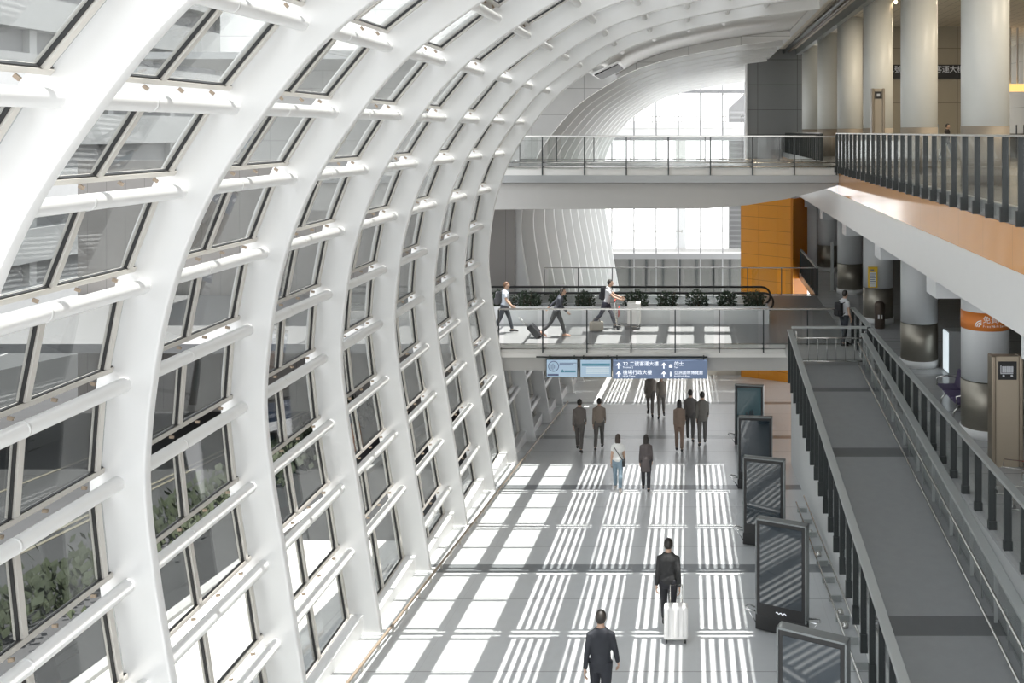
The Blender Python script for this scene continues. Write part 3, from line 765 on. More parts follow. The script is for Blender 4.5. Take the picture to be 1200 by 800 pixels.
# barrier across ramp head
bar = root('barrier_rail', (3.9, 28.75, ZM), 0, 'steel barrier rail crossing the head of the ramp', 'barrier')
MB().box(2.82, XE-.02, 28.72, 28.84, ZM+1.06, ZM+1.12).build('top_rail', RAILG, bar, bevel=.01)
for z in (.8, .12): MB().tube([(2.95, 28.66, ZM+z), (4.95, 28.66, ZM+z)], .024, 10).build('cross_rail', STEEL, bar)
for x in (2.95, 4.95): MB().tube([(x, 28.66, ZM), (x, 28.66, ZM+1.0)], .024, 10).build('end_post', STEEL, bar)
for i in range(6): MB().tube([(3.3+i*.27, 28.66, ZM+.12), (3.3+i*.27, 28.66, ZM+.8)], .009, 6).build('baluster', STEEL, bar)
MB().box(2.86, XE-.06, 28.76, 28.775, ZM+.12, ZM+1.04).build('glass_panel', GLASS_B, bar)
# kick rails on hall floor
kr = root('kick_rail', (-5.75, 24, zf(24)), 0, 'low bronze kick rail on the hall floor along the rib feet', 'kick rail')
def kx(y): return -5.70+.31*(y-16.6)/(41.5-16.6)
MB().tube([(kx(y), y, zf(y)+.13) for y in (9, 16, 24, 32, 41.5)], .028, 8).build('rail_tube', BRONZE, kr)
for i in range(38):
    y = 9.3+i*.83
    MB().box(kx(y)-.02, kx(y)+.02, y-.02, y+.02, zf(y), zf(y)+.13).build('stub_post', FRAME, kr)
kr = root('kick_rail', (2.9, 20, zf(20)), 0, 'low steel kick rail on the hall floor along the white ramp wall', 'kick rail')
for x, h in ((2.72, .14), (2.93, .3)): MB().tube([(x, 14.6, zf(14.6)+h), (x, 26.5, zf(26.5)+h)], .022, 8).build('rail_tube', STEEL, kr)
for i in range(12):
    y = 14.8+i*1.02
    MB().box(2.70, 2.96, y-.02, y+.02, zf(y), zf(y)+.12).build('bracket', RAILG, kr)
for i, y in enumerate((14.6, 15.3, 18.6, 19.2, 22.6, 24.2)):
    l = root('floor_uplight', (2.84, y, zf(y)), 0, f'small round floor light by the white ramp wall, {ORD[i]} from the near end', 'floor light', 'floor lights along the ramp wall')
    MB().lathe([(.07, zf(y)), (.075, zf(y)+.05), (.05, zf(y)+.11)], (2.83, y), 16).build('lamp_body', STEEL, l)

# ------------------------------------------------------------------ advertising totems
SCR = mat('dark_poster_glass', (.022, .032, .04), .06, coat=1.0, spec=.8)
SCT = mat('teal_poster', (.03, .085, .10), .12, coat=.6)
TFR = mat('totem_frame', (.22, .235, .235), .35, .5); TSD = mat('totem_side', (.30, .32, .32), .4, .4)
tl = ['black advertising totem farthest along the row, by the bridge shadow', 'black advertising totem second from the far end of the row', 'black advertising totem in the middle of the row of five',
      'tall black advertising totem fully in view, with white script at its foot', 'black advertising totem cut off by the bottom photo edge']
for i, (x, y, rz) in enumerate([(1.86, 33.9, .16), (1.72, 28.3, .1), (1.63, 23.3, .30), (1.62, 18.35, .42), (1.60, 13.35, .46)]):
    t = root('advertising_totem', (x, y, zf(y)), -rz, tl[i], 'advertising totem', 'advertising totems along the hall')
    W, H, D = .5, 2.1, .09
    B = lambda *a: MB().box(*a)
    B(-W, W, -D, D, .02, .3).build('plinth', BLACK, t, world=False, bevel=.01)
    m = MB()
    m.box(-W, -W+.025, -D, D, .3, H); m.box(W-.025, W, -D, D, .3, H); m.box(-W, W, -D, D, H-.03, H)
    m.build('frame', TFR, t, world=False)
    B(-W+.025, W-.025, -D+.02, D, .3, H-.03).build('cabinet', TSD, t, world=False)
    gf = B(-W+.03, W-.03, -D+.008, -D+.02, .3, H-.035).build('glass_front', BLACK, t, world=False)
    pos = B(-W+.09, W-.09, -D+.002, -D+.008, .52, H-.1).build('poster', SCT if i == 0 else SCR, gf, world=False)
    if i == 3:
        sc = MB()
        sc.tube([(-.09+.02*q, -D-.001, .40+.018*math.sin(q*1.7)) for q in range(11)], .007, 6)
        sc.build('script_mark', LW, gf, world=False)
    if i == 0:
        g = MB()
        for q in (-.08, .04, .12):
            g.ball((q, -D, 1.18+q*.3), (.03, .004, .035), 8, 6); g.ball((q, -D, 1.08+q*.2), (.05, .004, .09), 8, 6)
        g.build('figures', mat('poster_figure', (.015, .03, .04), .3), gf, world=False)
    for s in (-1, 1):
        MB().tube([(s*W, -.06, .34), (s*(W+.2), -.1, .36), (s*(W+.24), 0, .36), (s*(W+.2), .1, .36), (s*W, .06, .34)], .016, 8).build('bumper_bar', CHROME, t, world=False)
        MB().tube([(s*(W+.22), 0, .36), (s*W, 0, .06)], .012, 6).build('bumper_stay', CHROME, t, world=False)
# ------------------------------------------------------------------ corridor furniture
def pillar(x, y, zb, w, h, label, sign):
    p = root('information_pillar', (x, y, zb), 0, label, 'sign pillar')
    ch = mat('bronze_panel', (.40, .34, .26), .35, .5, vary=.04)
    MB().box(-w/2+.05, w/2-.05, -.12, .12, 0, h).build('panel', ch, p, world=False)
    for s in (-1, 1): MB().box(s*w/2-.045, s*w/2+.045, -.15, .15, 0, h+.01).build('edge_post', mat('bronze_edge', (.30, .25, .19), .3, .6), p, world=False, bevel=.02)
    q = w*.33
    MB().box(-q, q, -.14, -.12, h-.1-2*q, h-.1).build('sign_plate', BLACK, p, world=False)
    m = MB(); cz = h-.1-q
    if sign == 'cart':
        for a in (-.5, -.25, 0., .25, .5): m.box(a*q-.02, a*q+.02, -.146, -.14, cz-.2*q, cz+.5*q)
        m.box(-.75*q, .6*q, -.146, -.14, cz-.35*q, cz-.25*q); m.box(-.8*q, -.7*q, -.146, -.14, cz-.35*q, cz+.6*q)
        for a in (-.45, .45): m.tube([(a*q, -.146, cz-.55*q), (a*q, -.14, cz-.55*q)], .13*q, 10)
    else:
        m.box(-.45*q, .45*q, -.146, -.14, cz-.4*q, cz+.4*q)
    m.build('pictogram', mat('pale_pictogram', (.6, .62, .65), .5), p, world=False)
    return p
pillar(6.35, 20.1, ZM, .56, 2.25, 'tall bronze pillar with luggage trolley symbol beside the Wi-Fi column', 'cart')
pillar(6.2, 33.4, ZU, .36, 2.65, 'slim beige pillar with dark square sign on the balcony level', 'sq')
b = root('litter_bin', (6.4, 34.1, ZM), 0, 'brown round litter bin at the foot of the third column', 'bin')
MB().lathe([(.17, 0), (.18, .02), (.18, .8), (.17, .86), (.12, .92), (.02, .95)], (0, 0), 28).build('bin_body', mat('bin_brown', (.10, .075, .06), .4, .4), b, world=False)
for a in (-.35, .2):
    MB().obox((.182*math.sin(a), -.182*math.cos(a), .42), (.03*math.cos(a), .03*math.sin(a), 0), (0, .004, 0), (0, 0, .07)).build('sticker', WHITE2, b, world=False)
n = root('notice_board', (6.28, 34.55, -5.5), 0, 'yellow framed notice hung on the third column', 'notice')
MB().box(-.21, .13, -.03, .03, 0, .74).build('board', mat('notice_yellow', (.80, .52, .03), .5), n, world=False, bevel=.01)
pap = MB().box(-.155, .075, -.036, -.03, .04, .55).build('paper', mat('notice_paper', (.8, .8, .78), .6), n, world=False)
m = MB()
for q in range(6): m.box(-.14, .06-.03*(q % 2), -.04, -.036, .48-q*.065, .5-q*.065)
MB().box(-.12, .0, -.04, -.03, .61, .65).build('heading', INK, n, world=False)
m.build('lettering', INK, pap, world=False)
lbx = root('light_box', (7.35, 27.9, ZM), 0, 'grey cabinet with white lit side standing beyond the Wi-Fi column', 'light box')
MB().box(-.22, .6, -.3, .3, 0, 1.2).build('cabinet', mat('cabinet_grey', (.30, .31, .31), .4), lbx, world=False, bevel=.01)
MB().box(-.245, -.222, -.28, .28, .04, 1.16).build('lit_panel', mat('lit_panel', (.8, .85, .88), .3, emit=(.8, .9, .95), estr=.5), lbx, world=False)
def bench(x, y, label):
    bn = root('bench_seat', (x, y, ZM), 0, label, 'bench', 'metal benches in the corridor')
    MB().tube([(0, -.9, .36), (0, .9, .36)], .035, 10).build('beam', STEEL, bn, world=False)
    for q in (-.62, .0, .62):
        MB().box(-.24, .24, q-.28, q+.28, .42, .47).build('seat', mat('purple_seat', (.075, .055, .12), .5), bn, world=False, bevel=.02)
        MB().obox((.25, q, .64), (.02, 0, .01), (0, .28, 0), (.05, 0, .2)).build('backrest', MATS['purple_seat'], bn, world=False, bevel=.01)
    for q in (-.6, .6):
        for s in (-1, 1): MB().tube([(0, q, .36), (s*.2, q, .2), (s*.24, q, 0)], .022, 8).build('leg', STEEL, bn, world=False)
    for q in (-.92, .92): MB().tube([(-.24, q, .42), (-.24, q, .62), (0, q, .66), (.24, q, .62), (.24, q, .42)], .018, 8).build('armrest', STEEL, bn, world=False)
bench(6.35, 23.9, 'metal bench with dark purple seats behind the Wi-Fi column')
bench(7.65, 21.6, 'metal bench mostly hidden between Wi-Fi column and bronze pillar')
def cart(x, y, zb, rz, label, group=None, basket=True):
    c = root('luggage_trolley', (x, y, zb), rz, label, 'luggage trolley', group)
    fr = MB()
    for s in (-.24, .24):
        fr.tube([(s, .45, .1), (s, -.35, .16), (s, -.42, .98)], .016, 8)
    for z in (.3, .5, .7): fr.tube([(-.24, -.39, z), (.24, -.39, z)], .01, 6)
    for yy in (-.2, .1, .4): fr.tube([(-.24, yy, .14), (.24, yy, .14)], .01, 6)
    if basket: fr.tube([(-.24, -.2, .62), (-.24, .25, .62), (.24, .25, .62), (.24, -.2, .62)], .01, 6)
    fr.build('frame', STEEL, c, world=False)
    MB().tube([(-.27, -.42, .99), (.27, -.42, .99)], .025, 10).build('handle', mat('red_handle', (.4, .05, .03), .5), c, world=False)
    MB().box(-.25, .25, -.3, -.27, .45, .75).build('basket_panel', MATS['red_handle'], c, world=False)
    for (a, b2) in ((-.24, -.3), (.24, -.3), (0, .4)): MB().tube([(a-.02, b2, .055), (a+.02, b2, .055)], .055, 12).build('wheel', BLACK, c, world=False)
    return c
cart(6.0, 18.3, ZM, 1.2, 'empty luggage trolley with red handle beside the bronze pillar')
cart(6.1, 17.55, ZM, 1.2, 'empty luggage trolley at the photo edge, nested in front of another')
pl2 = root('sign_pole', (5.85, 42, ZM), 0, 'tall thin grey sign pole beside the fourth column', 'pole')
MB().box(-.06, .06, -.05, .05, .0, 2.1).build('pole_body', RAILG, pl2, world=False, bevel=.01); MB().lathe([(.16, 0), (.16, .03)], (0, 0), 20).build('base_plate', STEEL, pl2, world=False)

# ------------------------------------------------------------------ balcony level back wall and sign
struct('wall_upper', MB().box(7.6, 13.4, 45, 45.3, ZU, 4.8), BEIGEW)
struct('wall_upper_side', MB().box(17.8, 18, 3, 60, ZU, 4.8), BEIGEW)
ws = root('wall_sign', (10.5, 44.95, 2.4), 0, 'dark overhead sign band lettered Terminal 2 on the beige upper wall', 'sign')
wsb = MB().box(8.9, 12.9, 44.86, 44.98, 2.42, 3.05).build('sign_board', BLACK, ws)
SL = mat('sign_letter', (.55, .56, .58), .5, emit=(.5, .52, .55), estr=.15)
text('二號客運大樓', .34, SL, wsb, (10.25, 44.85, 2.72)); text('Terminal 2', .17, SL, wsb, (10.25, 44.85, 2.5))
text('二號客運大樓', .34, SL, wsb, (8.75, 44.85, 2.72), align='LEFT'); 
GOLD = mat('lit_gold', (.7, .45, .12), .4, emit=(1, .62, .2), estr=.9)
cn = root('gold_counter', (14.8, 46, ZU), 0, 'gold lit counter with pale vertical fins at the balcony photo edge', 'counter')
MB().box(13.5, 17, 46, 46.5, ZU, ZU+1.1).build('counter_front', mat('counter_dark', (.12, .11, .09), .5), cn)
MB().box(13.5, 17, 45.4, 47, 1.9, 2.2).build('lit_canopy', GOLD, cn)
for i in range(10): MB().box(13.55+i*.34, 13.62+i*.34, 45.5, 45.6, 2.2, 4.8).build('fin', BEAMW, cn)
for i in range(8): MB().box(13.55+i*.34, 13.6+i*.34, 44.6, 44.65, ZU, ZU+1.5).build('rail_bar', DARK, cn)
for i, (x, lab) in enumerate(((7.2, 'warm ceiling spotlight between the third and second columns'), (7.45, 'warm ceiling spotlight paired with another by the second column'))):
    sp = root('ceiling_spotlight', (x, 35.2, 4.6), 0, lab, 'spotlight', 'warm ceiling spotlights')
    MB().tube([(x, 35.2, 4.8), (x, 35.2, 4.72)], .03, 8).build('stem', BLACK, sp)
    MB().tube([(x, 35.2, 4.74), (x-.06, 35.0, 4.62)], [.06, .08], 14).build('lamp_body', DARK, sp)
    MB().tube([(x-.06, 35.0, 4.62), (x-.062, 34.995, 4.617)], .065, 14).build('bulb', mat('warm_bulb', (1, .8, .5), .4, emit=(1, .75, .45), estr=8), sp)
for i, (lx, ly) in enumerate(((8.6, 19), (8.6, 25.5), (8.6, 32), (8.6, 38.5), (11.2, 22), (11.2, 29), (11.2, 36))):  # two rows of lamps added to warm and brighten the balcony level
    dl = root('added_downlight', (lx, ly, 4.8), 0, f'round warm downlight added to brighten the balcony level, {ORD[i]} of the two rows', 'downlight', 'warm downlights added over the balcony')
    MB().lathe([(.2, 4.74), (.22, 4.76), (.22, 4.81)], (lx, ly), 20).build('lamp_rim', WHITE2, dl)
    MB().lathe([(.17, 4.735), (.17, 4.745)], (lx, ly), 20).build('lens', mat('warm_lens', (1, .9, .75), .4, emit=(1, .85, .62), estr=6), dl)
    la = bpy.data.lights.new('downlight', 'AREA'); la.shape = 'DISK'; la.size = .34; la.energy = 90; la.color = (1, .86, .66)
    lo = bpy.data.objects.new('balcony_fill', la); COL.objects.link(lo); lo.parent = dl; lo.location = (0, 0, -.08)
mo = root('display_monitor', (9.75, 40, ZU), 0, 'small monitor on a stand on the balcony level, between second and first columns', 'monitor')
MB().box(-.16, .16, -.02, .02, 1.0, 1.5).build('screen', mat('monitor_grey', (.25, .28, .28), .3), mo, world=False); MB().tube([(0, .03, 0), (0, .03, 1.1)], .025, 8).build('stand', BLACK, mo, world=False)
MB().box(-.2, .2, -.15, .15, 0, .03).build('base_plate', BLACK, mo, world=False)

# ------------------------------------------------------------------ people
SKIN = mat('skin', (.50, .33, .24), .55); HAIR = mat('dark_hair', (.02, .016, .013), .5)
def remesh(mb, name, m, parent, vox, extra=None):
    me = mb.mesh(name, m); o = bpy.data.objects.new(name, me); COL.objects.link(o)
    md = o.modifiers.new('r', 'REMESH'); md.mode = 'VOXEL'; md.voxel_size = vox; md.use_smooth_shade = True
    sm = o.modifiers.new('s', 'SMOOTH'); sm.iterations = 3; sm.factor = .5
    dg = bpy.context.evaluated_depsgraph_get(); dg.update()
    me2 = bpy.data.meshes.new_from_object(o.evaluated_get(dg)); me2.name = name
    bpy.data.objects.remove(o); bpy.data.meshes.remove(me)
    if extra:
        bm = bmesh.new(); bm.from_mesh(me2)
        t = extra.mesh('t', m); bm.from_mesh(t); bm.to_mesh(me2); bm.free(); bpy.data.meshes.remove(t)
        me2.polygons.foreach_set('use_smooth', [True]*len(me2.polygons))
    if not me2.materials: me2.materials.append(m)
    o = bpy.data.objects.new(name, me2); COL.objects.link(o); o.parent = parent
    return o

def person(label, x, y, z, head, H=1.72, legs=((.35, .1), (-.3, .25)), arms=((-.3, .2, .06), (.3, .35, .06)), lean=.04, top=(.1, .1, .1), pants=(.05, .05, .05),
           shoes=(.03, .03, .03), sleeve='long', hair='short', fem=False, vox=.018, skirt=False, group=None, coat=0., hairc=None):
    """standing or walking figure facing +y before turning by head; legs (swing, knee bend), arms (swing, elbow bend, spread)"""
    r = root('person', (x, y, z), head, label, 'person', group)
    k = H/1.72
    hipw, shw = (.09, .148) if fem else (.09, .168)
    J = {}
    low = 9
    for i, s in ((0, -1), (1, 1)):
        a, b = legs[i]
        hip = Vector((s*hipw, 0, .92)); kn = hip+.43*Vector((0, math.sin(a), -math.cos(a)))
        an = kn+.42*Vector((0, math.sin(a-b), -math.cos(a-b)))
        pit = max(a-b, -.9)*.8 if a-b < 0 else .0
        toe = an+Vector((s*.02, .17*math.cos(pit), -.06+.17*math.sin(pit)))
        J[i] = (hip, kn, an, toe, pit); low = min(low, toe.z-.03, an.z-.08)
    dz = Vector((0, 0, -low))
    R = Matrix.Rotation(-lean, 3, 'X'); piv = Vector((0, 0, .92))
    def up(v): return R @ (Vector(v)-piv)+piv
    tor = [(0, 0, .86), (0, 0, .97), (0, .01, 1.10), (0, .01, 1.24), (0, 0, 1.36), (0, -.01, 1.425), (0, -.005, 1.485)]
    tor = [up(v) for v in tor]
    wr = [(.12, .10), (.165 if fem else .155, .115), (.125 if fem else .14, .095), (.14 if fem else .16, .11), (.145 if fem else .165, .11), (.115 if fem else .13, .085), (.068, .065)]
    A = {}
    for i, s in ((0, -1), (1, 1)):
        sw, eb, ab = arms[i]
        sh = up((s*shw, -.01, 1.375))
        el = sh+.28*Vector((s*math.sin(ab), math.sin(sw)*math.cos(ab), -math.cos(sw)*math.cos(ab)))
        ab2 = ab*.6
        wri = el+.245*Vector((s*math.sin(ab2), math.sin(sw+eb)*math.cos(ab2), -math.cos(sw+eb)*math.cos(ab2)))
        A[i] = (sh, el, wri, (wri-el).normalized(), s)
    neck = [up(v) for v in ((0, -.005, 1.44), (0, .005, 1.50), (0, .015, 1.55))]
    hc = up((0, .02, 1.615))
    def sc(v): return (Vector(v)+dz)*k
    def tb(m, pts, rr, add=0., seg=14):
        m.tube([sc(p) for p in pts], [((q[0]+add)*k, (q[1]+add)*k) if isinstance(q, tuple) else (q+add)*k for q in rr], seg, True, ref=None)
    def ring_tor(m, i0, i1, add):
        m.tube([sc(p) for p in tor[i0:i1]], [((q[0]+add)*k, (q[1]+add)*k) for q in wr[i0:i1]], 20, True, ref=(1, 0, 0))
    body = MB(); ring_tor(body, 0, 7, 0); tb(body, neck, [.062, .056, .058])
    body.ball(sc(hc), (.077*k, .096*k, .118*k), 20, 14); body.ball(sc(hc+Vector((0, .03, -.065))), (.055*k, .062*k, .05*k))
    body.ball(sc(hc+Vector((0, .10, -.02))), (.014*k, .02*k, .024*k))
    for s in (-1, 1): body.ball(sc(hc+Vector((s*.078, 0, -.01))), (.012*k, .022*k, .032*k))
    for i in (0, 1):
        hip, kn, an, toe, pit = J[i]
        tb(body, [hip+Vector((0, 0, .04)), hip*.5+kn*.5, kn, kn*.6+an*.4, an], [.088, .075, .055, .056, .036])
        tb(body, [an+Vector((0, -.04, -.03)), an*.5+toe*.5+Vector((0, 0, -.01)), toe], [.035, .036, .022])
        sh, el, wri, d, s = A[i]
        tb(body, [sh, sh*.5+el*.5, el, el*.5+wri*.5, wri], [.05, .045, .038, .036, .025])
    fing = MB()
    for i in (0, 1):
        sh, el, wri, d, s = A[i]
        side = Vector((0, 1, 0)); side = (side-d*side.dot(d)).normalized(); nrm = d.cross(side)*s     # palm towards the thigh
        inn = Vector((-s, 0, 0)); inn = (inn-d*inn.dot(d)-side*inn.dot(side)).normalized()
        body.tube([sc(wri-d*.01), sc(wri+d*.04), sc(wri+d*.085)], [(.026*k, .018*k), (.04*k, .017*k), (.037*k, .013*k)], 12, True, ref=tuple(side))
        for f, (o, l) in enumerate(((.028, .07), (.010, .08), (-.009, .074), (-.027, .058))):
            b0 = wri+d*.08+side*o
            fing.tube([sc(b0), sc(b0+d*l*.45+inn*.012), sc(b0+d*l*.75+inn*.034), sc(b0+d*l*.9+inn*.056)], [.0085*k, .008*k, .0075*k, .006*k], 8)
        b0 = wri+d*.025+side*.03
        fing.tube([sc(b0), sc(b0+side*.03+d*.025+inn*.012), sc(b0+side*.032+d*.055+inn*.026)], [.011*k, .0095*k, .007*k], 8)
    remesh(body, 'body', SKIN, r, vox*.8, fing)
    # clothes
    tm = mat('cloth_%.3f_%.3f_%.3f' % top, top, .8, vary=.08, vscale=12); pm = mat('cloth_%.3f_%.3f_%.3f' % pants, pants, .8, vary=.08, vscale=12)
    t = MB(); ring_tor(t, 0, 7, .014)
    if coat:
        t.tube([sc(up((0, -.0, 1.0))), sc((0, -.01, .82)), sc((0, -.02, .92-coat))], [(.16*k, .13*k), (.17*k, .14*k), (.18*k, .15*k)], 20, True, ref=(1, 0, 0))
    for i in (0, 1):
        sh, el, wri, d, s = A[i]
        if sleeve == 'long': tb(t, [sh+Vector((-s*.05, 0, .0)), sh, sh*.5+el*.5, el, el*.5+wri*.5, wri-d*.01], [.07, .06, .052, .047, .043, .036])
        else: tb(t, [sh+Vector((-s*.05, 0, 0)), sh, sh*.45+el*.55], [.068, .062, .058])
    remesh(t, 'top', tm, r, vox)
    p = MB(); p.tube([sc(q) for q in (tor[0]-Vector((0, 0, .04)), tor[0], tor[1])], [(.13*k, .11*k), (.155*k, .12*k), (.168*k, .122*k)], 20, True, ref=(1, 0, 0))
    for i in (0, 1):
        hip, kn, an, toe, pit = J[i]
        tb(p, [hip+Vector((0, 0, .05)), hip*.5+kn*.5, kn, kn*.5+an*.5, an+Vector((0, 0, .02))], [.105, .088, .068, .066, .055])
    remesh(p, 'trousers', pm, r, vox)
    sm = mat('shoe_%.3f_%.3f_%.3f' % shoes, shoes, .5)
    for i in (0, 1):
        hip, kn, an, toe, pit = J[i]
        m = MB(); tb(m, [an+Vector((0, -.075, -.045-.07*math.sin(pit))), an+Vector((0, -.02, -.035)), an*.5+toe*.5+Vector((0, 0, .0)), toe+Vector((0, .03, 0))], [(.036, .036), (.045, .05), (.046, .038), (.03, .02)])
        m.build('shoe', sm, r, world=False)
    h = MB(); hm = HAIR if hairc is None else mat('hair_%.3f' % hairc[0], hairc, .5)
    h.ball(sc(hc+Vector((0, -.012, .022))), (.086*k, .102*k, .112*k), 20, 14)
    if hair == 'long':
        h.tube([sc(hc+Vector((0, -.03, .04))), sc(hc+Vector((0, -.07, -.08))), sc(hc+Vector((0, -.085, -.22)))], [(.085*k, .07*k), (.088*k, .05*k), (.06*k, .025*k)], 14, True, ref=(1, 0, 0))
    else:
        h.tube([sc(hc+Vector((0, -.02, .03))), sc(hc+Vector((0, -.04, -.06)))], [(.082*k, .075*k), (.06*k, .05*k)], 14, True, ref=(1, 0, 0))
    ho = h.build('hair', hm, r, world=False)
    bm = bmesh.new(); bm.from_mesh(ho.data)
    f0 = sc(hc+Vector((0, .045, .035)))
    bmesh.ops.delete(bm, geom=[v for v in bm.verts if v.co.y > f0.y and v.co.z < f0.z+.035*k], context='VERTS')
    bm.to_mesh(ho.data); bm.free()
    for s in (-1, 1):
        MB().ball(sc(hc+Vector((s*.03, .086, .008))), .009*k, 8, 6).build('eye', BLACK, r, world=False)
    return r, {'wrist': [sc(A[i][2]) for i in (0, 1)], 'shoulder': [sc(A[i][0]) for i in (0, 1)], 'k': k, 'sc': sc, 'up': up}

def suitcase(label, x, y, z, rz, w, h, d, col, tilt=0., handle=.42, wheels=True):
    c = root('wheeled_suitcase', (x, y, z), rz, label, 'suitcase')
    M = Matrix.Rotation(tilt, 4, 'X')
    def put(mb, n, m, **kw):
        mb.v = [M @ v for v in mb.v]; return mb.build(n, m, c, world=False, **kw)
    put(MB().box(-w/2, w/2, -d/2, d/2, .07, .07+h), 'case_shell', mat('case_%.2f_%.2f' % (col[0], col[2]), col, .35), bevel=.04, bseg=3)
    m = MB()
    for q in (-.3, -.1, .1, .3): m.box(q*w-.012, q*w+.012, -d/2-.006, d/2+.006, .13, h)
    put(m, 'ribbing', mat('caserib_%.2f' % col[0], tuple(q*.8 for q in col), .4))
    put(MB().tube([(-w*.25, d/2-.03, h), (-w*.25, d/2-.03, h+handle), (w*.25, d/2-.03, h+handle), (w*.25, d/2-.03, h)], .012, 8), 'handle', STEEL)
    if wheels:
        for s in (-1, 1):
            for q in (-1, 1): put(MB().tube([(s*(w/2-.05)-.015, q*(d/2-.05), .035), (s*(w/2-.05)+.015, q*(d/2-.05), .035)], .035, 10), 'wheel', BLACK)
    return c
def backpack(label, x, y, z, rz, col, w=.30, h=.44, d=.16, cat='backpack'):
    b = root('backpack', (x, y, z), rz, label, cat)
    m = mat('pack_%.3f_%.3f' % (col[0], col[2]), col, .7)
    MB().box(-w/2, w/2, -d, 0, 0, h).build('bag_body', m, b, world=False, bevel=.055, bseg=3)
    MB().box(-w*.36, w*.36, -d-.05, -d+.02, .04, h*.5).build('pocket', m, b, world=False, bevel=.025, bseg=2)
    for s in (-1, 1): MB().tube([(s*.1, -.01, h*.95), (s*.11, .09, h*1.02), (s*.12, .2, h*.75), (s*.11, .19, h*.4), (s*.11, .02, h*.15)], .016, 8).build('strap', m, b, world=False)
    return b

GP = 'walkers on the hall floor'
def px(p, y): return (p-815)*y/1150
# front man, cut by the frame
person('person in a dark suit walking away, cut off by the bottom photo edge', -1.45, 15.0, zf(15.0), .0, 1.68, top=(.022, .024, .03), pants=(.018, .02, .026), arms=((-.2, .15, .16), (.12, .25, .22)), legs=((.22, .06), (-.2, .2)), group=GP, vox=.014)
person('person in black pulling a white suitcase across the sunlit floor', px(783, 18.5), 18.5, zf(18.5), -.05, 1.68, top=(.03, .03, .03), pants=(.025, .025, .03), arms=((-.15, .1, .12), (-.3, .1, .14)), legs=((.3, .08), (-.28, .3)), group=GP, vox=.014)
suitcase('white hard suitcase rolling behind the person in black', px(792, 17.9), 17.95, zf(17.95)+.01, 0, .44, .58, .26, (.78, .77, .75), tilt=-.12, handle=.38)
w_, wi = person('woman in white t-shirt and blue jeans with crossbody strap, walking away', px(724, 28.1), 28.1, zf(28.1), 0, 1.58, top=(.74, .74, .72), pants=(.22, .30, .36), shoes=(.6, .55, .5), sleeve='short', hair='long', fem=True, hairc=(.05, .035, .025), group=GP, legs=((.2, .05), (-.22, .2)), arms=((-.15, .2, .14), (.15, .3, .14)))
sb = root('shoulder_bag', (px(724, 28.1), 28.1, zf(28.1)+.8), 0, 'small dark bag on the crossbody strap of the woman in white', 'bag')
MB().tube([(-.13, -.02, .50), (-.05, -.125, .42), (.06, -.135, .25), (.17, -.09, .08)], .012, 6).build('strap', BLACK, sb, world=False)
MB().box(.13, .21, -.12, .08, -.08, .1).build('bag_body', BLACK, sb, world=False, bevel=.02)
person('person in long dark top and black leggings, beside the woman in white', px(757, 28.1), 28.1, zf(28.1), .0, 1.56, top=(.10, .085, .085), pants=(.03, .03, .035), hair='long', fem=True, coat=.32, group=GP, legs=((.18, .06), (-.16, .15)), arms=((-.1, .15, .1), (.1, .2, .1)))
person('brown-clad person under the bridge, nearest the glazed wall', px(679, 33), 33, zf(33), 0, 1.72, top=(.16, .14, .125), pants=(.12, .11, .10), group=GP)
person('person in a tan top walking second from the glazed wall under the bridge', px(702, 33.3), 33.3, zf(33.3), 0, 1.70, top=(.27, .22, .18), pants=(.13, .12, .11), group=GP, legs=((-.3, .25), (.3, .1)))
person('person in grey-brown coat below the blue sign, walking beside another', px(762, 39.2), 39.2, zf(39.2), PI, 1.72, top=(.26, .23, .20), pants=(.20, .18, .165), group=GP, coat=.2)
person('person with a shoulder bag in the strip of light below the blue sign', px(775, 38.8), 38.8, zf(38.8), PI, 1.66, top=(.30, .26, .22), pants=(.24, .22, .2), group=GP, fem=True, legs=((-.25, .3), (.25, .1)))
person('slim person in rust-brown under the bridge, alone in the centre aisle', px(796, 33), 33, zf(33), 0, 1.68, top=(.23, .17, .13), pants=(.24, .17, .13), group=GP, fem=True, hair='long', legs=((.12, .04), (-.12, .1)), arms=((0, .1, .05), (0, .1, .05)))
person('dark grey-clad person walking close beside another right of the aisle', px(809, 34.6), 34.6, zf(34.6), 0, 1.76, top=(.15, .14, .13), pants=(.12, .115, .11), group=GP)
person('broad person in grey-olive walking nearest the totems under the bridge', px(823, 34.0), 34.0, zf(34), 0, 1.80, top=(.19, .18, .16), pants=(.16, .15, .14), group=GP, legs=((-.3, .3), (.3, .08)), coat=.15)

# walkers on the lower bridge (they walk towards the balcony side)
HX = -PI/2
GB = 'walkers on the lower bridge'
_, i1 = person('person in a pale blue shirt at the glazed-wall end of the lower bridge', px(591, 33.2), 33.2, ZM, HX, 1.72, top=(.55, .60, .66), pants=(.05, .055, .065), sleeve='short', hairc=(.12, .06, .03), group=GB, arms=((.2, .3, .05), (.35, .5, .05)), lean=.08)
backpack('dark backpack worn by the person in the pale blue shirt', px(591, 33.2)-.13, 33.2, ZM+.98, HX, (.07, .07, .075))
person('long-haired person in dark clothes leaning forward while pulling a case', px(652, 32.6), 32.6, ZM, HX, 1.68, top=(.06, .065, .08), pants=(.08, .08, .085), shoes=(.6, .35, .25), hair='long', fem=True, group=GB, lean=.3, legs=((.4, .15), (-.45, .3)), arms=((-.9, .1, .06), (.3, .5, .06)))
suitcase('dark wheeled case pulled behind the leaning person on the bridge', px(634, 32.5), 32.5, ZM+.01, PI/2, .36, .5, .22, (.035, .035, .04), tilt=-.75, handle=.5)
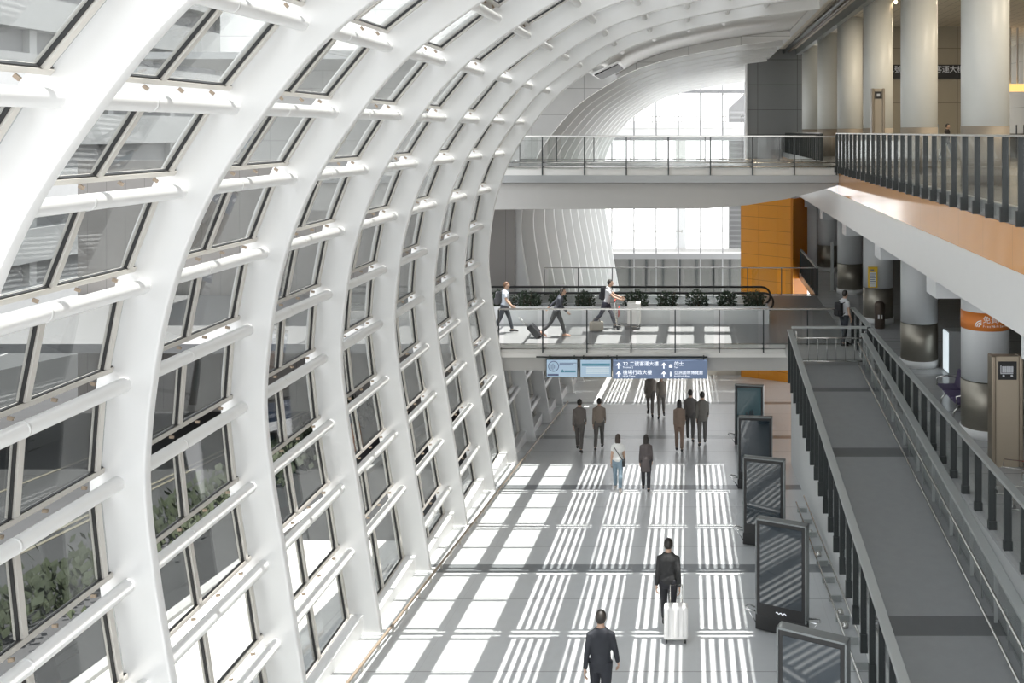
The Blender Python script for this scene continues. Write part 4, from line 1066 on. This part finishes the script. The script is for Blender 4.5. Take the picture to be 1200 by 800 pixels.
person('person in white t-shirt with backpack pushing a trolley over the bridge', px(710, 34.0), 34.0, ZM, HX, 1.74, top=(.62, .62, .63), pants=(.05, .05, .07), sleeve='short', group=GB, lean=.2, legs=((.45, .15), (-.4, .35)), arms=((.75, .45, .05), (.7, .5, .05)))
backpack('black backpack worn by the person pushing the trolley', px(710, 34.0)-.02, 34.0, ZM+1.0, HX, (.03, .03, .035))
cart(px(735, 34), 34.0, ZM, HX, 'loaded luggage trolley pushed over the lower bridge', basket=False)
sc2 = root('white_box', (px(743, 34), 34.0, ZM+.2), 0, 'large white packing box riding on the pushed trolley', 'box')
MB().box(-.22, .22, -.24, .24, 0, .72).build('carton', mat('white_carton', (.74, .73, .70), .6, vary=.03), sc2, world=False, bevel=.015)
MB().box(-.224, .224, -.03, .03, .0, .725).build('tape', mat('tape', (.6, .58, .5), .4), sc2, world=False)
hg = root('travel_bag', (px(700, 33.5), 33.55, ZM), .2, 'beige soft travel bag on the bridge deck beside the trolley pusher', 'bag')
MB().box(-.28, .2, -.13, .13, .02, .34).build('bag_body', mat('beige_bag', (.42, .38, .32), .7), hg, world=False, bevel=.06, bseg=3)
MB().tube([(-.15, 0, .33), (-.12, 0, .45), (.05, 0, .45), (.08, 0, .33)], .014, 8).build('handle', BRONZE, hg, world=False)
# man at the corridor corner
person('man in white shirt with black backpack by the corridor corner rail', 4.74, 31.25, ZM, -1.0, 1.72, top=(.60, .61, .62), pants=(.04, .045, .055), sleeve='short', lean=.02, legs=((.12, .05), (-.1, .1)), arms=((.1, .3, .06), (.1, .2, .06)))
backpack('black backpack worn by the man at the corridor corner', 4.74-.13, 31.25-.08, ZM+.97, -1.0, (.02, .02, .022))
# person glimpsed on the balcony level
person('person in black glimpsed on the balcony between two tall columns', 10.3, 40.2, ZU, -2.2, 1.5, top=(.03, .025, .025), pants=(.03, .03, .03))

# ------------------------------------------------------------------ light
sun = bpy.data.lights.new('sun', 'SUN'); sun.energy = 9.5; sun.angle = .0045; sun.color = (1, .975, .94)
so = bpy.data.objects.new('sun', sun); COL.objects.link(so)
so.rotation_euler = Vector((-.08, 0, -1)).to_track_quat('-Z', 'Y').to_euler(); so.location = (0, 0, 30)
w = bpy.data.worlds.new('sky'); SC.world = w; w.use_nodes = True; nt = w.node_tree
bg = nt.nodes['Background']
tc = nt.nodes.new('ShaderNodeTexCoord'); sp = nt.nodes.new('ShaderNodeSeparateXYZ'); nt.links.new(tc.outputs['Generated'], sp.inputs[0])
cr = nt.nodes.new('ShaderNodeValToRGB'); nt.links.new(sp.outputs[2], cr.inputs[0])
cr.color_ramp.elements[0].position = 0; cr.color_ramp.elements[0].color = (.95, .96, .97, 1)
cr.color_ramp.elements[1].position = .7; cr.color_ramp.elements[1].color = (.86, .91, .98, 1)
nt.links.new(cr.outputs[0], bg.inputs[0]); bg.inputs[1].default_value = 1.75

# ------------------------------------------------------------------ camera
cam = bpy.data.cameras.new('camera'); cam.sensor_width = 36; cam.lens = 36*1150/1200
cam.shift_x = -215/1200; cam.shift_y = -246/1200; cam.clip_end = 500
co = bpy.data.objects.new('camera', cam); COL.objects.link(co); co.location = (0, 0, 0); co.rotation_euler = (PI/2, 0, 0)
SC.camera = co
SC.view_settings.view_transform = 'Standard'; SC.view_settings.look = 'None'; SC.view_settings.gamma = 1; SC.view_settings.exposure = .5
SC.view_settings.use_curve_mapping = False
cy = SC.cycles
cy.max_bounces = 8; cy.diffuse_bounces = 5; cy.glossy_bounces = 4; cy.transparent_max_bounces = 16; cy.use_denoising = True
cy.caustics_reflective = False; cy.caustics_refractive = False
